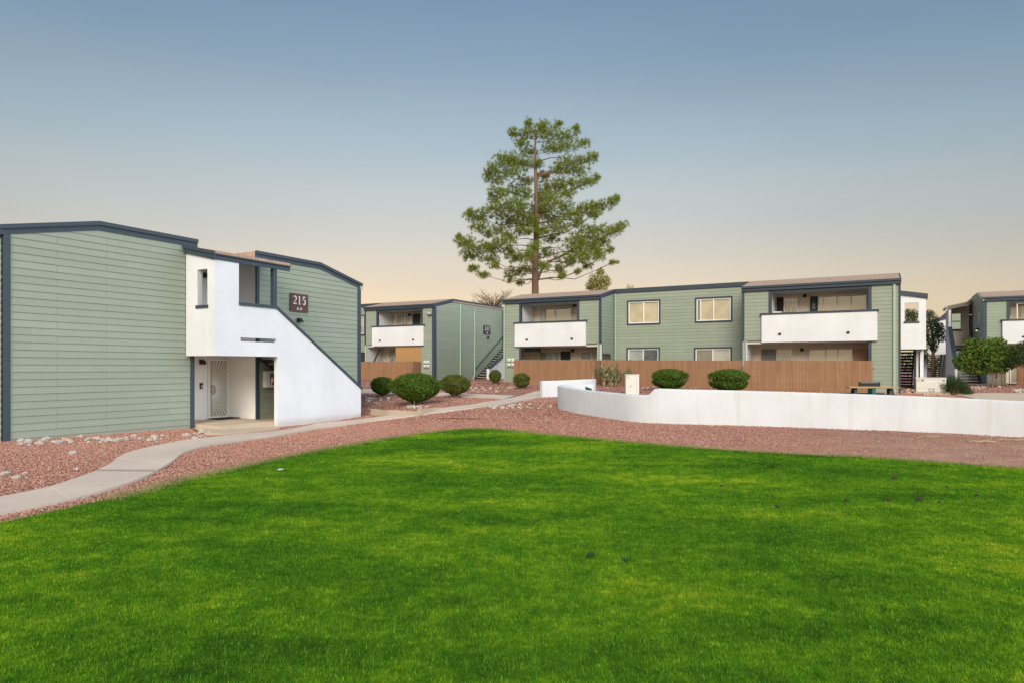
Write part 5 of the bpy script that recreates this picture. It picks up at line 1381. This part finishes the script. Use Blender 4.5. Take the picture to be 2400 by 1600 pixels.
for i, (x, y, lab) in enumerate([(1386, 1308, 'dark spiky weed clump in the middle of the lawn'), (1467, 1318, 'smaller dark weed to the right of the spiky clump')]):
    p = at(x, y); n = 60 if i == 0 else 24; a = rng.uniform(0, 2*np.pi, n); rr = rng.uniform(.02, .1, n); P = np.stack([p.x + np.cos(a) * rr * .5, p.y + np.sin(a) * rr * .5], -1)
    v, f = blades(P, .03, .07, .004, 1.3); v -= np.array([[p.x, p.y, p.z]]); o = link('weed', np_mesh('weed', v, f), WEED); o.location = p; tag(o, lab, 'weed')
p = at(1085, 983); mb = MB(); mb.tube([(-.75, .05, .03), (-.3, .0, .05), (.2, -.04, .04), (.75, -.16, .03)], [.012, .011, .009, .005], 5); mb.tube([(.1, -.03, .04), (.35, .08, .05)], [.007, .004], 4)
o = mb.build('fallen_twig', m_plain('dark_twig', (.09, .045, .035), .9), None); o.location = p; tag(o, 'thin dark twig lying on red gravel just beyond the top of the lawn', 'twig')
# twigs under the wall at right
for i, (x, y, L) in enumerate([(2290, 1036, .5), (2345, 1033, .6), (2160, 1028, .45)]):
    p = at(x, y); mb = MB()
    for k in range(5):
        a0 = Vector((random.uniform(-L, L) * .6, random.uniform(-.12, .12), .02)); mb.tube([a0, a0 + Vector((random.uniform(.2, .5), random.uniform(-.1, .1), random.uniform(.0, .06)))], [.015, .008], 5)
    o = mb.build('fallen_twigs', TWIG, None); o.location = p
    tag(o, ['pale fallen twigs below the white wall, middle heap', 'pale fallen twigs below the white wall, rightmost heap', 'pale fallen twigs below the white wall, leftmost heap'][i], 'twigs', 'fallen twigs')

# ------------------------------------------------------------------ camera, sky, sun
cam = bpy.data.cameras.new('camera'); cam.lens = 24; cam.sensor_width = 36; cam.shift_y = 62 / 2400; cam.clip_end = 6000; cam.clip_start = .1
co = bpy.data.objects.new('camera', cam); COL.objects.link(co); co.location = (0, 0, EYE); co.rotation_euler = (math.radians(90), 0, 0)
scene.camera = co

SUN_AZ, SUN_EL = math.radians(188), math.radians(30)      # clockwise from +Y
world = bpy.data.worlds.new('World'); scene.world = world; world.use_nodes = True
nt = world.node_tree; nt.nodes.clear(); n = N(nt)
out = nt.nodes.new('ShaderNodeOutputWorld')
sky = n.new('ShaderNodeTexSky', sky_type='NISHITA'); sky.sun_disc = False; sky.sun_elevation = SUN_EL; sky.sun_rotation = SUN_AZ; sky.air_density = 1.0; sky.dust_density = 3.0; sky.ozone_density = 1.0
bg1 = n.new('ShaderNodeBackground'); n.l(sky.outputs[0], bg1.inputs[0]); bg1.inputs[1].default_value = .06
tc = n.new('ShaderNodeTexCoord'); nv = n.new('ShaderNodeVectorMath', operation='NORMALIZE'); n.l(tc.outputs['Generated'], nv.inputs[0])
sp = n.new('ShaderNodeSeparateXYZ'); n.l(nv.outputs[0], sp.inputs[0])
hz = n.ramp(sp.outputs[2], [(0., (.84, .62, .39)), (.075, (.82, .62, .40)), (.13, (.67, .575, .45)), (.19, (.545, .535, .495)), (.25, (.465, .51, .515)), (.31, (.36, .445, .50)), (.40, (.25, .34, .435)), (.48, (.195, .28, .41)), (1., (.14, .21, .37))])
dt = n.new('ShaderNodeVectorMath', operation='DOT_PRODUCT'); n.l(nv.outputs[0], dt.inputs[0]); dt.inputs[1].default_value = (-.10, .995, 0)
gl = n.ramp(n.math('MULTIPLY_ADD', dt.outputs['Value'], .5, .5), [(0., .9), (.5, .95), (.84, (.68, .745, .795)), (.92, (.82, .855, .875)), (.985, 1.)])
skyc = n.mix(1.0, hz, gl, 'MULTIPLY')
# added cool sky fill, unseen at right, brightening side walls and recesses
d2 = n.new('ShaderNodeVectorMath', operation='DOT_PRODUCT'); n.l(nv.outputs[0], d2.inputs[0]); d2.inputs[1].default_value = (.95, -.28, .12)
cool = n.ramp(d2.outputs['Value'], [(.5, (0, 0, 0)), (1., (1.75, 2.05, 2.35))], 'EASE')
skyc = n.mix(1.0, skyc, cool, 'ADD')
mp = n.new('ShaderNodeMapping'); n.l(nv.outputs[0], mp.inputs['Vector']); mp.inputs['Scale'].default_value = (1.2, 1.2, 5.0)
haze = n.ramp(n.noise(mp.outputs[0], 1.6, 5, .55), [(.3, (.965, .965, .975)), (.7, (1.035, 1.03, 1.02))])
skyc = n.mix(1.0, skyc, haze, 'MULTIPLY')
bg2 = n.new('ShaderNodeBackground'); n.l(skyc, bg2.inputs[0]); bg2.inputs[1].default_value = 1.31
ms = n.new('ShaderNodeMixShader'); ms.inputs[0].default_value = .88; n.l(bg1.outputs[0], ms.inputs[1]); n.l(bg2.outputs[0], ms.inputs[2]); n.l(ms.outputs[0], out.inputs[0])

sl = bpy.data.lights.new('sun', 'SUN'); sl.energy = 3.6; sl.angle = math.radians(34); sl.color = (1.0, .925, .79)
so = bpy.data.objects.new('sun', sl); COL.objects.link(so)
dirv = Vector((math.sin(SUN_AZ) * math.cos(SUN_EL), math.cos(SUN_AZ) * math.cos(SUN_EL), math.sin(SUN_EL)))
so.rotation_euler = dirv.to_track_quat('Z', 'Y').to_euler()

scene.view_settings.view_transform = 'Standard'; scene.view_settings.look = 'None'; scene.view_settings.exposure = 0; scene.view_settings.gamma = 1
scene.render.engine = 'CYCLES'; scene.cycles.max_bounces = 8; scene.cycles.diffuse_bounces = 6; scene.cycles.transparent_max_bounces = 12; scene.cycles.use_denoising = True; scene.cycles.denoising_prefilter = 'ACCURATE'; scene.cycles.denoising_input_passes = 'RGB_ALBEDO_NORMAL'
